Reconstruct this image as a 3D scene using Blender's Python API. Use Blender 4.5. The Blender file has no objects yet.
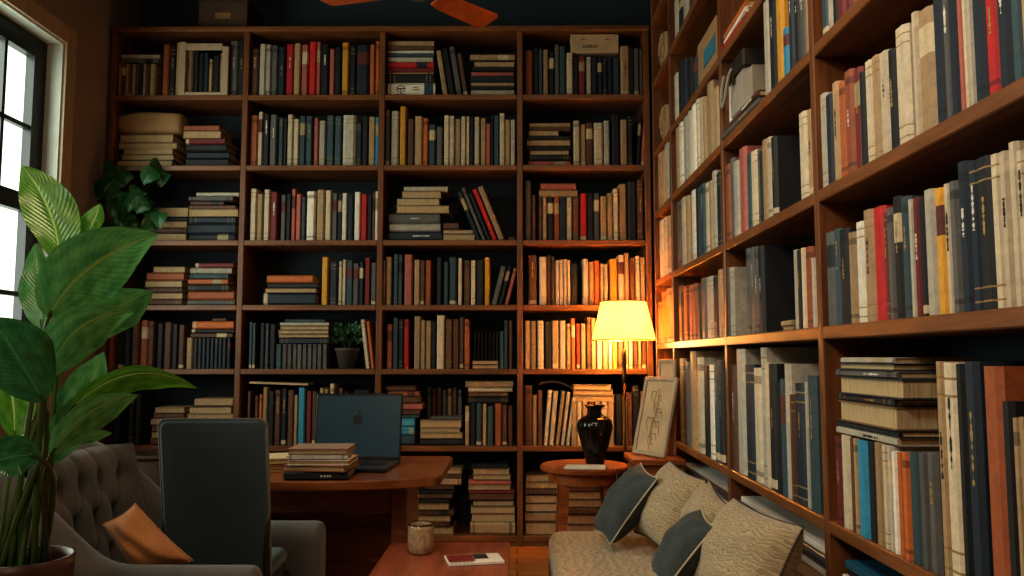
import bpy, math, random
from mathutils import Vector, Matrix, Euler
rnd = random.Random(7)
sc = bpy.context.scene
COL = sc.collection

# ------------------------------------------------------------------ camera model
F = 815.0; CAMH = 1.15
PITCH = math.radians(4.9); YAW = math.atan(5 / F)
def ray(u, v):
    a = (u - 512) / F; b = (288 - v) / F
    y = math.cos(PITCH) - b * math.sin(PITCH); z = math.sin(PITCH) + b * math.cos(PITCH)
    c, s = math.cos(YAW), math.sin(YAW)
    return Vector((a * c - y * s, a * s + y * c, z))
def PY(u, v, Y):
    d = ray(u, v); t = Y / d.y; return Vector((d.x * t, Y, CAMH + d.z * t))
def PX(u, v, X):
    d = ray(u, v); t = X / d.x; return Vector((X, d.y * t, CAMH + d.z * t))
def PZ(u, v, z):
    d = ray(u, v); t = (z - CAMH) / d.z; return Vector((d.x * t, d.y * t, z))

cam_d = bpy.data.cameras.new('camera'); cam = bpy.data.objects.new('camera', cam_d); COL.objects.link(cam)
cam.location = (0, 0, CAMH); cam.rotation_euler = (math.pi / 2 + PITCH, 0, YAW)
cam_d.sensor_width = 36; cam_d.lens = F / 1024 * 36; cam_d.clip_start = 0.05
sc.camera = cam

# ------------------------------------------------------------------ materials
def lin(h):
    h = h.lstrip('#'); o = []
    for i in (0, 2, 4):
        c = int(h[i:i + 2], 16) / 255
        o.append(c / 12.92 if c <= 0.04045 else ((c + 0.055) / 1.055) ** 2.4)
    return tuple(o) + (1.0,)
def newmat(name):
    m = bpy.data.materials.new(name); m.use_nodes = True
    nt = m.node_tree; b = nt.nodes['Principled BSDF']
    return m, nt, b
def N(nt, t, **kw):
    n = nt.nodes.new(t)
    for k, v in kw.items():
        if k in n.inputs: n.inputs[k].default_value = v
        else: setattr(n, k, v)
    return n
def ramp(nt, fac, stops):
    r = nt.nodes.new('ShaderNodeValToRGB'); nt.links.new(fac, r.inputs['Fac'])
    e = r.color_ramp.elements
    e[0].position, e[0].color = stops[0]; e[1].position, e[1].color = stops[-1]
    for p, c in stops[1:-1]:
        x = e.new(p); x.color = c
    return r.outputs['Color']
def coords(nt, scale=(1, 1, 1), kind='Object', rot=(0, 0, 0)):
    tc = nt.nodes.new('ShaderNodeTexCoord'); mp = nt.nodes.new('ShaderNodeMapping')
    mp.inputs['Scale'].default_value = scale; mp.inputs['Rotation'].default_value = rot
    nt.links.new(tc.outputs[kind], mp.inputs['Vector']); return mp.outputs['Vector']
def bump(nt, b, h, strength=0.3, dist=0.01):
    bp = N(nt, 'ShaderNodeBump', Strength=strength, Distance=dist)
    nt.links.new(h, bp.inputs['Height']); nt.links.new(bp.outputs['Normal'], b.inputs['Normal'])
def wood(name, dark, light, scale=(1.2, 14, 14), rough=0.42):
    m, nt, b = newmat(name); v = coords(nt, scale)
    n = N(nt, 'ShaderNodeTexNoise', Scale=2.2, Detail=6.0, Roughness=0.62, Distortion=0.6); nt.links.new(v, n.inputs['Vector'])
    c = ramp(nt, n.outputs['Fac'], [(0.28, lin(dark)), (0.72, lin(light))])
    nt.links.new(c, b.inputs['Base Color']); b.inputs['Roughness'].default_value = rough
    bump(nt, b, n.outputs['Fac'], 0.12, 0.004); return m
def fabric(name, dark, light, scale=260, rough=0.9, strength=0.35, big=5.0):
    m, nt, b = newmat(name); v = coords(nt)
    n = N(nt, 'ShaderNodeTexNoise', Scale=scale, Detail=2.0); nt.links.new(v, n.inputs['Vector'])
    n2 = N(nt, 'ShaderNodeTexNoise', Scale=big, Detail=3.0); nt.links.new(v, n2.inputs['Vector'])
    mx = N(nt, 'ShaderNodeMath', operation='ADD'); nt.links.new(n.outputs['Fac'], mx.inputs[0]); nt.links.new(n2.outputs['Fac'], mx.inputs[1])
    c = ramp(nt, mx.outputs[0], [(0.35, lin(dark)), (0.7, lin(light))])
    mr = N(nt, 'ShaderNodeMapRange'); mr.inputs['From Min'].default_value = 0.4; mr.inputs['From Max'].default_value = 1.6
    nt.links.new(mx.outputs[0], mr.inputs['Value'])
    c = ramp(nt, mr.outputs['Result'], [(0.2, lin(dark)), (0.8, lin(light))])
    nt.links.new(c, b.inputs['Base Color']); b.inputs['Roughness'].default_value = rough
    b.inputs['Sheen Weight'].default_value = 0.25
    bump(nt, b, n.outputs['Fac'], strength, 0.003); return m
def zigzag(name, dark, light, sc_=38):
    m, nt, b = newmat(name); v = coords(nt, kind='UV')
    w = N(nt, 'ShaderNodeTexWave', Scale=sc_ / 10, Distortion=11.0, Detail=2.0); w.inputs['Detail Scale'].default_value = 1.6; w.wave_profile = 'SAW'
    nt.links.new(v, w.inputs['Vector'])
    n = N(nt, 'ShaderNodeTexNoise', Scale=60.0, Detail=3.0); nt.links.new(v, n.inputs['Vector'])
    mx = N(nt, 'ShaderNodeMix'); mx.inputs['Factor'].default_value = 0.62
    nt.links.new(w.outputs['Fac'], mx.inputs['A']); nt.links.new(n.outputs['Fac'], mx.inputs['B'])
    c = ramp(nt, mx.outputs['Result'], [(0.25, lin(dark)), (0.7, lin(light))])
    nt.links.new(c, b.inputs['Base Color']); b.inputs['Roughness'].default_value = 0.92
    b.inputs['Sheen Weight'].default_value = 0.2
    bump(nt, b, mx.outputs['Result'], 0.4, 0.004); return m
def plain(name, col, rough=0.5, metal=0.0, noise=0.15, scale=8):
    m, nt, b = newmat(name); v = coords(nt)
    n = N(nt, 'ShaderNodeTexNoise', Scale=float(scale), Detail=4.0); nt.links.new(v, n.inputs['Vector'])
    c = lin(col); d = tuple(x * (1 - noise) for x in c[:3]) + (1,); l = tuple(min(1, x * (1 + noise)) for x in c[:3]) + (1,)
    nt.links.new(ramp(nt, n.outputs['Fac'], [(0.3, d), (0.7, l)]), b.inputs['Base Color'])
    b.inputs['Roughness'].default_value = rough; b.inputs['Metallic'].default_value = metal; return m

M = {}
M['case'] = wood('bookcase_wood', '#513118', '#85542d')
M['case_v'] = wood('bookcase_wood_upright', '#4e2f18', '#804f2a', (14, 14, 1.2))
M['desk'] = wood('desk_wood', '#5c3116', '#94582c', (1.5, 12, 12), 0.32)
M['table'] = wood('table_wood', '#653014', '#a05c2a', (2, 12, 12), 0.35)
M['coffee'] = wood('coffee_table_wood', '#743c27', '#a25a3c', (14, 2, 12), 0.4)
M['fan_wood'] = wood('fan_blade_wood', '#9a4310', '#c4601e', (6, 6, 6), 0.45)
M['panel'] = plain('bookcase_back_panel', '#202c33', 0.8)
M['wall_dark'] = plain('painted_wall_dark', '#33444d', 0.85, noise=0.08, scale=3)
M['wall_left'] = plain('painted_wall_grey_brown', '#87786b', 0.9, noise=0.08, scale=3)
M['ceil'] = plain('ceiling_paint', '#4a4541', 0.9)
M['casing'] = wood('window_casing_wood', '#97836a', '#b59f82', (10, 10, 1.5), 0.5)
M['reveal'] = plain('window_reveal_paint', '#c9cfc4', 0.7, noise=0.05)
M['black_frame'] = plain('black_window_metal', '#14171a', 0.4, noise=0.1)
M['chair'] = fabric('teal_chair_fabric', '#23333a', '#37494d', 320)
M['chair_edge'] = fabric('chair_welt_fabric', '#3b3f3d', '#5b5c56', 320)
M['arm'] = fabric('grey_armchair_fabric', '#3e3f41', '#64605b', 300)
M['button'] = plain('button_fabric', '#3b3733', 0.9)
M['tan_pillow'] = fabric('tan_pillow_linen', '#a56c3c', '#c98c55', 220)
M['sofa'] = zigzag('beige_sofa_weave', '#7a6444', '#b0956a', 60)
M['beige_pillow'] = zigzag('beige_pillow_weave', '#6f6049', '#a5926f', 34)
M['teal_pillow'] = fabric('slate_velvet', '#1f2626', '#39423f', 200, 0.8, 0.2, 9.0); M['teal_pillow'].node_tree.nodes['Principled BSDF'].inputs['Sheen Weight'].default_value = 0.06
M['piping'] = plain('pale_piping', '#a79a80', 0.9)
M['pipe_dark'] = plain('dark_piping', '#3d352b', 0.9)
M['brass'] = plain('aged_brass', '#5b4320', 0.35, 0.9)
M['dark_metal'] = plain('dark_metal', '#1b1b1c', 0.4, 0.6)
M['steel'] = plain('brushed_steel', '#8a8478', 0.35, 0.9)
M['vase'] = plain('black_glazed_ceramic', '#15120f', 0.12, noise=0.3)
M['white_paper'] = plain('white_paper', '#d8cfbc', 0.8, noise=0.06)
M['screen'] = plain('blue_black_screen', '#2c4552', 0.3, noise=0.06, scale=2)
M['laptop'] = plain('laptop_dark_shell', '#14181c', 0.35, noise=0.1)
M['keys'] = plain('laptop_keys', '#0b0d0f', 0.5)
M['pot_terra'] = plain('brown_glazed_pot', '#4a2d22', 0.45, noise=0.25)
M['pot_grey'] = plain('grey_pot', '#4b4643', 0.7)
M['soil'] = plain('soil', '#1e1510', 1.0, noise=0.5, scale=60)
M['stem'] = plain('plant_stem', '#3f5a22', 0.5)
M['stem_d'] = plain('vine_stem', '#25331c', 0.6)
M['card'] = plain('kraft_card', '#8a6a45', 0.85); M['card_dark'] = plain('dimmed_brown_card', '#4f3d2b', 0.9)  # darker card has the dimness above the bookcase put into its colour
M['card_pale'] = plain('pale_card', '#b39a77', 0.85)
M['ink'] = plain('printed_ink', '#2a2420', 0.8)
M['mug'] = plain('amber_glass_cup', '#a58c6c', 0.15, noise=0.35, scale=70)
M['wax'] = plain('cup_contents', '#5c4433', 0.4)
M['wicker'] = plain('wicker', '#3a281b', 0.8, noise=0.4, scale=70)
M['red_ink'] = plain('magazine_red_print', '#7e2a22', 0.5)
M['dark_ink'] = plain('magazine_dark_print', '#2b2c33', 0.5)
M['blue_ink'] = plain('magazine_blue_print', '#2e6d86', 0.5)
M['gilt'] = plain('gilt_foil', '#b09055', 0.45, 0.4)
M['white_foil'] = plain('white_foil', '#c9c2b0', 0.6)
M['canvas'] = fabric('grey_canvas', '#6d675b', '#938b79', 260)
M['leather'] = plain('dark_leather', '#241c17', 0.5)
M['roll'] = fabric('rolled_linen', '#8a714f', '#a98d66', 120)
M['wrap'] = plain('brown_wrapping_paper', '#a07f58', 0.85, noise=0.2)
M['cord'] = plain('black_cord', '#0c0b0a', 0.6)
M['rug'] = zigzag('woven_rug', '#6a4a30', '#a17f58', 60)

def leafmat(name, base, light, vein):
    m, nt, b = newmat(name)
    tc = nt.nodes.new('ShaderNodeTexCoord'); sp = nt.nodes.new('ShaderNodeSeparateXYZ'); nt.links.new(tc.outputs['UV'], sp.inputs[0])
    a = N(nt, 'ShaderNodeMath', operation='SUBTRACT'); nt.links.new(sp.outputs['X'], a.inputs[0]); a.inputs[1].default_value = 0.5
    ab = N(nt, 'ShaderNodeMath', operation='ABSOLUTE'); nt.links.new(a.outputs[0], ab.inputs[0])
    # side veins: run from the midrib outwards and towards the tip
    k = N(nt, 'ShaderNodeMath', operation='MULTIPLY'); nt.links.new(ab.outputs[0], k.inputs[0]); k.inputs[1].default_value = 0.55
    d = N(nt, 'ShaderNodeMath', operation='SUBTRACT'); nt.links.new(sp.outputs['Y'], d.inputs[0]); nt.links.new(k.outputs[0], d.inputs[1])
    f = N(nt, 'ShaderNodeMath', operation='MULTIPLY'); nt.links.new(d.outputs[0], f.inputs[0]); f.inputs[1].default_value = 115.0
    s = N(nt, 'ShaderNodeMath', operation='SINE'); nt.links.new(f.outputs[0], s.inputs[0])
    n = N(nt, 'ShaderNodeTexNoise', Scale=6.0, Detail=3.0); nt.links.new(tc.outputs['UV'], n.inputs['Vector'])
    q = N(nt, 'ShaderNodeMath', operation='MULTIPLY_ADD'); nt.links.new(s.outputs[0], q.inputs[0]); q.inputs[1].default_value = 0.03; nt.links.new(n.outputs['Fac'], q.inputs[2])
    c = ramp(nt, q.outputs[0], [(0.3, lin(base)), (0.75, lin(light))])
    mr = N(nt, 'ShaderNodeMapRange'); mr.inputs['From Min'].default_value = 0.012; mr.inputs['From Max'].default_value = 0.03
    nt.links.new(ab.outputs[0], mr.inputs['Value'])
    mx = N(nt, 'ShaderNodeMix', data_type='RGBA'); nt.links.new(mr.outputs['Result'], mx.inputs['Factor'])
    mx.inputs['A'].default_value = lin(vein); nt.links.new(c, mx.inputs['B'])
    nt.links.new(mx.outputs['Result'], b.inputs['Base Color'])
    b.inputs['Roughness'].default_value = 0.26
    tr = N(nt, 'ShaderNodeBsdfTranslucent'); nt.links.new(mx.outputs['Result'], tr.inputs['Color'])
    ms = N(nt, 'ShaderNodeMixShader', Fac=0.3); out = nt.nodes['Material Output']
    nt.links.new(b.outputs[0], ms.inputs[1]); nt.links.new(tr.outputs[0], ms.inputs[2]); nt.links.new(ms.outputs[0], out.inputs['Surface'])
    bump(nt, b, s.outputs[0], 0.12, 0.003)
    return m
M['leaf'] = leafmat('broad_leaf', '#3d7c48', '#72b06a', '#8aa860')
M['leaf_light'] = leafmat('broad_leaf_young', '#3c7222', '#69a03a', '#a8c878')
M['leaf_dark'] = leafmat('dark_leaf', '#24502e', '#3b7343', '#4a7548')
M['leaf_small'] = leafmat('small_leaf', '#2f5a34', '#4b7a4c', '#6c8f5c')

def bookmat():
    m, nt, b = newmat('book_cloth')
    at = N(nt, 'ShaderNodeAttribute', attribute_name='col')
    v = coords(nt, (1, 1, 1)); n = N(nt, 'ShaderNodeTexNoise', Scale=34.0, Detail=5.0, Roughness=0.7); nt.links.new(v, n.inputs['Vector'])
    mr = N(nt, 'ShaderNodeMapRange'); mr.inputs['From Min'].default_value = 0.3; mr.inputs['From Max'].default_value = 0.7
    mr.inputs['To Min'].default_value = 0.68; mr.inputs['To Max'].default_value = 1.15
    nt.links.new(n.outputs['Fac'], mr.inputs['Value'])
    mx = N(nt, 'ShaderNodeVectorMath', operation='SCALE'); nt.links.new(at.outputs['Color'], mx.inputs[0]); nt.links.new(mr.outputs['Result'], mx.inputs['Scale'])
    nt.links.new(mx.outputs['Vector'], b.inputs['Base Color']); b.inputs['Roughness'].default_value = 0.62
    bump(nt, b, n.outputs['Fac'], 0.15, 0.002); return m
M['book'] = bookmat()
def pagemat():
    m, nt, b = newmat('paper_edges'); v = coords(nt, (160, 160, 3))
    n = N(nt, 'ShaderNodeTexNoise', Scale=4.0, Detail=3.0); nt.links.new(v, n.inputs['Vector'])
    nt.links.new(ramp(nt, n.outputs['Fac'], [(0.3, lin('#8a7350')), (0.7, lin('#c3ab80'))]), b.inputs['Base Color'])
    b.inputs['Roughness'].default_value = 0.9; bump(nt, b, n.outputs['Fac'], 0.3, 0.002); return m
M['pages'] = pagemat()
def emissive(name, col, s, rough=0.8, trans=True):
    m, nt, b = newmat(name); b.inputs['Base Color'].default_value = lin(col); b.inputs['Roughness'].default_value = rough
    tr = N(nt, 'ShaderNodeBsdfTranslucent'); tr.inputs['Color'].default_value = lin(col)
    ms = N(nt, 'ShaderNodeMixShader', Fac=0.45); nt.links.new(b.outputs[0], ms.inputs[1]); nt.links.new(tr.outputs[0], ms.inputs[2])
    b.inputs['Emission Color'].default_value = lin(col); b.inputs['Emission Strength'].default_value = s
    nt.links.new(ms.outputs[0], nt.nodes['Material Output'].inputs['Surface']); return m
M['shade'] = emissive('lamp_shade_linen', '#f2cf95', 0.3)
def glassmat():
    m, nt, b = newmat('window_glass')
    g = N(nt, 'ShaderNodeBsdfGlossy', Roughness=0.03); t = N(nt, 'ShaderNodeBsdfTransparent')
    t.inputs['Color'].default_value = (0.94, 0.97, 0.94, 1)
    ms = N(nt, 'ShaderNodeMixShader', Fac=0.06); nt.links.new(t.outputs[0], ms.inputs[1]); nt.links.new(g.outputs[0], ms.inputs[2])
    nt.links.new(ms.outputs[0], nt.nodes['Material Output'].inputs['Surface']); return m
M['glass'] = glassmat()
def floormat():
    m, nt, b = newmat('floor_planks'); v = coords(nt, (1, 1, 1))
    br = N(nt, 'ShaderNodeTexBrick', Scale=1.0); br.inputs['Brick Width'].default_value = 1.4; br.inputs['Row Height'].default_value = 0.12
    br.inputs['Mortar Size'].default_value = 0.003; br.inputs['Color1'].default_value = lin('#b3682c'); br.inputs['Color2'].default_value = lin('#cf8038'); br.inputs['Mortar'].default_value = lin('#2a140a')
    nt.links.new(v, br.inputs['Vector'])
    v2 = coords(nt, (1.5, 18, 1)); n = N(nt, 'ShaderNodeTexNoise', Scale=3.0, Detail=5.0); nt.links.new(v2, n.inputs['Vector'])
    mx = N(nt, 'ShaderNodeMix', data_type='RGBA', blend_type='MULTIPLY'); mx.inputs['Factor'].default_value = 0.7
    nt.links.new(br.outputs['Color'], mx.inputs['A']); nt.links.new(ramp(nt, n.outputs['Fac'], [(0.3, (0.5, 0.5, 0.5, 1)), (0.7, (1, 1, 1, 1))]), mx.inputs['B'])
    nt.links.new(mx.outputs['Result'], b.inputs['Base Color']); b.inputs['Roughness'].default_value = 0.35; return m
M['floor'] = floormat()

# ------------------------------------------------------------------ mesh builder
class MB:
    def __init__(s): s.v = []; s.f = []; s.c = []; s.mi = []; s.uv = {}
    def add(s, vs, fs, col=None, mi=0, T=None):
        o = len(s.v)
        for p in vs: s.v.append(tuple(T @ Vector(p)) if T is not None else tuple(p))
        for i, f in enumerate(fs):
            s.f.append(tuple(o + k for k in f)); s.mi.append(mi)
            s.c.append(col[i] if isinstance(col, list) else col)
        return s
    def box(s, x0, x1, y0, y1, z0, z1, col=None, mi=0, T=None):
        vs = [(x, y, z) for z in (z0, z1) for y in (y0, y1) for x in (x0, x1)]
        return s.add(vs, [(0, 2, 3, 1), (4, 5, 7, 6), (0, 1, 5, 4), (2, 6, 7, 3), (0, 4, 6, 2), (1, 3, 7, 5)], col, mi, T)
    def bbox(s, x0, x1, y0, y1, z0, z1, b=0.004, mi=0, T=None):
        # box with chamfered edges: three stacked rings per axis collapsed to a 24-vertex hull
        vs = []; X = (x0, x1); Y = (y0, y1); Z = (z0, z1)
        idx = {}
        for i in (0, 1):
            for j in (0, 1):
                for k in (0, 1):
                    sx, sy, sz = (1 - 2 * i) * b, (1 - 2 * j) * b, (1 - 2 * k) * b
                    for a in range(3):
                        p = [X[i] + sx, Y[j] + sy, Z[k] + sz]; p[a] = (X[i], Y[j], Z[k])[a]
                        idx[(i, j, k, a)] = len(vs); vs.append(tuple(p))
        fs = []
        for a in range(3):
            o1, o2 = [q for q in range(3) if q != a]
            for side in (0, 1):
                q = []
                for (m, n) in ((0, 0), (1, 0), (1, 1), (0, 1)):
                    key = [0, 0, 0]; key[a] = side; key[o1] = m; key[o2] = n; q.append(idx[tuple(key) + (a,)])
                fs.append(tuple(q))
            for m in (0, 1):
                for n in (0, 1):
                    k0 = [0, 0, 0]; k1 = [0, 0, 0]; k1[a] = 1
                    k0[o1] = k1[o1] = m; k0[o2] = k1[o2] = n
                    fs.append((idx[tuple(k0) + (o1,)], idx[tuple(k0) + (o2,)], idx[tuple(k1) + (o2,)], idx[tuple(k1) + (o1,)]))
        for i in (0, 1):
            for j in (0, 1):
                for k in (0, 1): fs.append(tuple(idx[(i, j, k, a)] for a in range(3)))
        return s.add(vs, fs, None, mi, T)
    def lathe(s, prof, n=32, c=(0, 0), mi=0, T=None, ripple=None):
        vs = []; fs = []
        for (r, z) in prof:
            for k in range(n):
                a = 2 * math.pi * k / n; rr = r * (1 + (ripple(a, z) if ripple else 0))
                vs.append((c[0] + rr * math.cos(a), c[1] + rr * math.sin(a), z))
        for i in range(len(prof) - 1):
            for k in range(n):
                fs.append((i * n + k, i * n + (k + 1) % n, (i + 1) * n + (k + 1) % n, (i + 1) * n + k))
        if prof[0][0] > 1e-5: fs.append(tuple(range(n))[::-1])
        if prof[-1][0] > 1e-5: fs.append(tuple((len(prof) - 1) * n + k for k in range(n)))
        return s.add(vs, fs, None, mi, T)
    def tube(s, pts, r, n=8, mi=0, r1=None):
        pts = [Vector(p) for p in pts]; vs = []; fs = []; m = len(pts)
        up = Vector((0.13, 0.27, 0.95))
        for i, p in enumerate(pts):
            t = (pts[min(i + 1, m - 1)] - pts[max(i - 1, 0)]).normalized()
            a = t.cross(up)
            if a.length < 1e-3: a = t.cross(Vector((1, 0, 0)))
            a.normalize(); b = t.cross(a); rr = r if r1 is None else r + (r1 - r) * i / (m - 1)
            for k in range(n):
                q = 2 * math.pi * k / n; vs.append(tuple(p + a * (rr * math.cos(q)) + b * (rr * math.sin(q))))
        for i in range(m - 1):
            for k in range(n): fs.append((i * n + k, i * n + (k + 1) % n, (i + 1) * n + (k + 1) % n, (i + 1) * n + k))
        fs.append(tuple(range(n))[::-1]); fs.append(tuple((m - 1) * n + k for k in range(n)))
        return s.add(vs, fs, None, mi)
    def prism(s, poly, z0, z1, mi=0, T=None):
        n = len(poly); vs = [(x, y, z0) for x, y in poly] + [(x, y, z1) for x, y in poly]
        fs = [tuple(range(n))[::-1], tuple(range(n, 2 * n))] + [(i, (i + 1) % n, n + (i + 1) % n, n + i) for i in range(n)]
        return s.add(vs, fs, None, mi, T)
    def build(s, name, mats, parent=None, loc=(0, 0, 0), rot=None, smooth=False, uv=None, sub=0, bevel=0):
        me = bpy.data.meshes.new(name); me.from_pydata(s.v, [], s.f)
        for m in (mats if isinstance(mats, (list, tuple)) else [mats]): me.materials.append(m)
        me.polygons.foreach_set('material_index', s.mi)
        if s.c and s.c[0] is not None:
            at = me.color_attributes.new('col', 'FLOAT_COLOR', 'CORNER'); d = []
            for p in me.polygons:
                c = s.c[p.index]
                for _ in range(p.loop_total): d.extend(c)
            at.data.foreach_set('color', d)
        if uv is not None:
            l = me.uv_layers.new(name='UVMap'); d = []
            for lp in me.loops: d.extend(uv[lp.vertex_index])
            l.data.foreach_set('uv', d)
        if smooth: me.polygons.foreach_set('use_smooth', [True] * len(me.polygons))
        me.update(); o = bpy.data.objects.new(name, me); COL.objects.link(o)
        if parent is not None: o.parent = parent
        o.location = loc
        if rot is not None: o.rotation_euler = rot
        if bevel:
            b = o.modifiers.new('bevel', 'BEVEL'); b.width = bevel; b.segments = 3; b.limit_method = 'ANGLE'
        if sub:
            q = o.modifiers.new('subdivision', 'SUBSURF'); q.levels = sub; q.render_levels = sub
        return o
def tag(o, label=None, cat=None, group=None, kind=None):
    if label: o['label'] = label
    if cat: o['category'] = cat
    if group: o['group'] = group
    if kind: o['kind'] = kind
    return o
def thing(name, label, cat, loc=(0, 0, 0), rotz=0, group=None):
    o = bpy.data.objects.new(name, None); COL.objects.link(o); o.empty_display_size = 0.1
    o.location = loc; o.rotation_euler = (0, 0, rotz); return tag(o, label, cat, group)
def bez(pts, n=16):
    pts = [Vector(p) for p in pts]; out = []
    for i in range(n + 1):
        t = i / n; q = list(pts)
        while len(q) > 1: q = [q[j].lerp(q[j + 1], t) for j in range(len(q) - 1)]
        out.append(q[0])
    return out
# ------------------------------------------------------------------ the room
XL, XR, YB, YF, ZC = -2.64, 1.26, 5.50, -1.20, 3.75
def struct(name, mb, mat, label, cat, **k):
    o = mb.build(name, mat, **k); return tag(o, label, cat, kind='structure')
struct('floor', MB().box(XL - .3, XR + .1, YF - .1, YB + .1, -0.1, 0), M['floor'], 'warm brown plank floor showing between sofa and low table', 'floor')
struct('ceiling', MB().box(XL - .3, XR + .1, YF - .1, YB + .1, ZC, ZC + 0.1), M['ceil'], 'dim ceiling above the bookcases and fan', 'ceiling')
struct('wall_back', MB().box(XL - .3, XR + .1, YB, YB + 0.1, 0, ZC), M['wall_dark'], 'dark blue-grey wall above the back bookcase', 'wall')
struct('wall_right', MB().box(XR, XR + 0.1, YF, YB, 0, ZC), M['wall_dark'], 'dark wall behind the right bookcase', 'wall')
struct('wall_rear', MB().box(XL - .3, XR + .1, YF - .1, YF, 0, ZC), M['wall_left'], 'plain wall facing the back bookcase', 'wall')
# window opening in the left wall
WX = XL; WY0, WY1, WZ0, WZ1 = 1.9, 4.60, 0.95, 2.98
w = MB()
w.box(WX - .2, WX, YF, WY0, 0, ZC); w.box(WX - .2, WX, WY1, YB, 0, ZC)
w.box(WX - .2, WX, WY0, WY1, 0, WZ0); w.box(WX - .2, WX, WY0, WY1, WZ1, ZC)
struct('wall_left', w, M['wall_left'], 'shadowed grey-brown wall holding the window', 'wall')
c = MB(); cw = 0.10
c.box(WX, WX + .018, WY1, WY1 + cw, WZ0 - cw, WZ1 + cw); c.box(WX, WX + .018, WY0 - cw, WY0, WZ0 - cw, WZ1 + cw)
c.box(WX, WX + .018, WY0, WY1, WZ1, WZ1 + cw); c.box(WX, WX + .04, WY0, WY1, WZ0 - cw, WZ0)
struct('trim_1', c, M['casing'], 'brown casing around the black window', 'window trim')
c = MB(); t = .012
c.box(WX - .2, WX, WY1 - t, WY1, WZ0, WZ1); c.box(WX - .2, WX, WY0, WY0 + t, WZ0, WZ1)
c.box(WX - .2, WX, WY0 + t, WY1 - t, WZ1 - t, WZ1); c.box(WX - .2, WX, WY0 + t, WY1 - t, WZ0, WZ0 + t)
struct('trim_2', c, M['reveal'], 'pale painted reveal lining the window opening', 'window trim')
win = thing('window_1', 'black steel window with divided panes beside the big plant', 'window', (WX - .14, 0, 0)); win['kind'] = 'structure'
fy0, fy1, fz0, fz1 = WY0 + t + .002, WY1 - t - .002, WZ0 + t + .002, WZ1 - t - .002
fr = MB(); fw = .115
fr.box(0, .05, fy0, fy0 + fw, fz0, fz1); fr.box(0, .05, fy1 - fw, fy1, fz0, fz1)
fr.box(0, .05, fy0 + fw, fy1 - fw, fz0, fz0 + fw); fr.box(0, .05, fy0 + fw, fy1 - fw, fz1 - fw, fz1)
fr.box(0, .05, fy0 + fw, fy1 - fw, 1.96, 2.06)
fr.build('window_frame', M['black_frame'], win)
mu = MB()
for y in (4.23, 3.98, 3.72, 3.46, 3.20, 2.94, 2.68, 2.42, 2.16): mu.box(.008, .042, y - .013, y + .013, fz0 + fw, 1.96).box(.008, .042, y - .013, y + .013, 2.06, fz1 - fw)
for z in (1.50, 2.44): mu.box(.01, .04, fy0 + fw, fy1 - fw, z - .013, z + .013)
mu.build('glazing_bars', M['black_frame'], win)
MB().box(.018, .024, fy0 + fw - .01, fy1 - fw + .01, fz0 + fw - .01, fz1 - fw + .01).build('pane', M['glass'], win)

# ------------------------------------------------------------------ bookcases
BY, BD = 5.10, 0.36            # front plane and depth of the back bookcase
BX = [-2.602, -1.745, -0.866, 0.019, 0.832]
BZ = [2.834, 2.374, 1.892, 1.482, 1.081, 0.607, 0.062]
BTOP = 3.285; BT = 0.034
bc = thing('bookcase', 'wide dark-wood bookcase of four bays covering the back wall', 'bookcase', (0, BY, 0))
for x in BX: MB().bbox(x - .018, x + .018, 0, BD, 0, BTOP - BT, .003).build('upright', M['case_v'], bc)
for i in range(4):
    x0, x1 = BX[i] + .0185, BX[i + 1] - .0185
    for z in BZ: MB().bbox(x0, x1, .001, BD - .012, z - BT, z, .003).build('shelf', M['case'], bc)
    MB().box(x0, x1, .012, .03, 0, BZ[-1] - BT).build('plinth', M['case'], bc)
    MB().box(x0, x1, BD - .011, BD - .001, BZ[-1], BTOP - BT).build('back_panel', M['panel'], bc)
MB().bbox(BX[0] - .03, BX[-1] + .02, -.012, BD, BTOP - BT + .001, BTOP, .004).build('top_board', M['case'], bc)

RX, RD = 0.86, 0.36
RY = [5.06, 4.495, 3.375, 2.322, 1.20]
RZ = [3.30, 2.885, 2.435, 2.055, 1.628, 1.238, 0.702, 0.09]
RTOP = 3.62
rc = thing('bookcase', 'tall brown bookcase running along the right wall behind the sofa', 'bookcase', (RX, 0, 0))
for y in RY: MB().bbox(0, RD, y - .017, y + .017, 0, RTOP - .03, .003).build('upright', M['case_v'], rc)
for i in range(4):
    y1, y0 = RY[i] - .0175, RY[i + 1] + .0175
    T = Matrix.Rotation(-math.pi / 2, 4, 'Z')
    for z in RZ:
        o = MB().bbox(-(y1 - y0) / 2, (y1 - y0) / 2, .001, RD - .012, -.036, 0, .003).build('shelf', M['case'], rc, (0, (y0 + y1) / 2, z), (0, 0, -math.pi / 2))
    MB().box(.012, .03, y0, y1, 0, RZ[-1] - .036).build('plinth', M['case'], rc)
    MB().box(RD - .011, RD - .001, y0, y1, RZ[-1], RTOP - .03).build('back_panel', M['panel'], rc)
MB().bbox(-.012, RD, RY[-1] - .02, RY[0] + .03, RTOP - .029, RTOP, .004).build('top_board', M['case'], rc)

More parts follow.
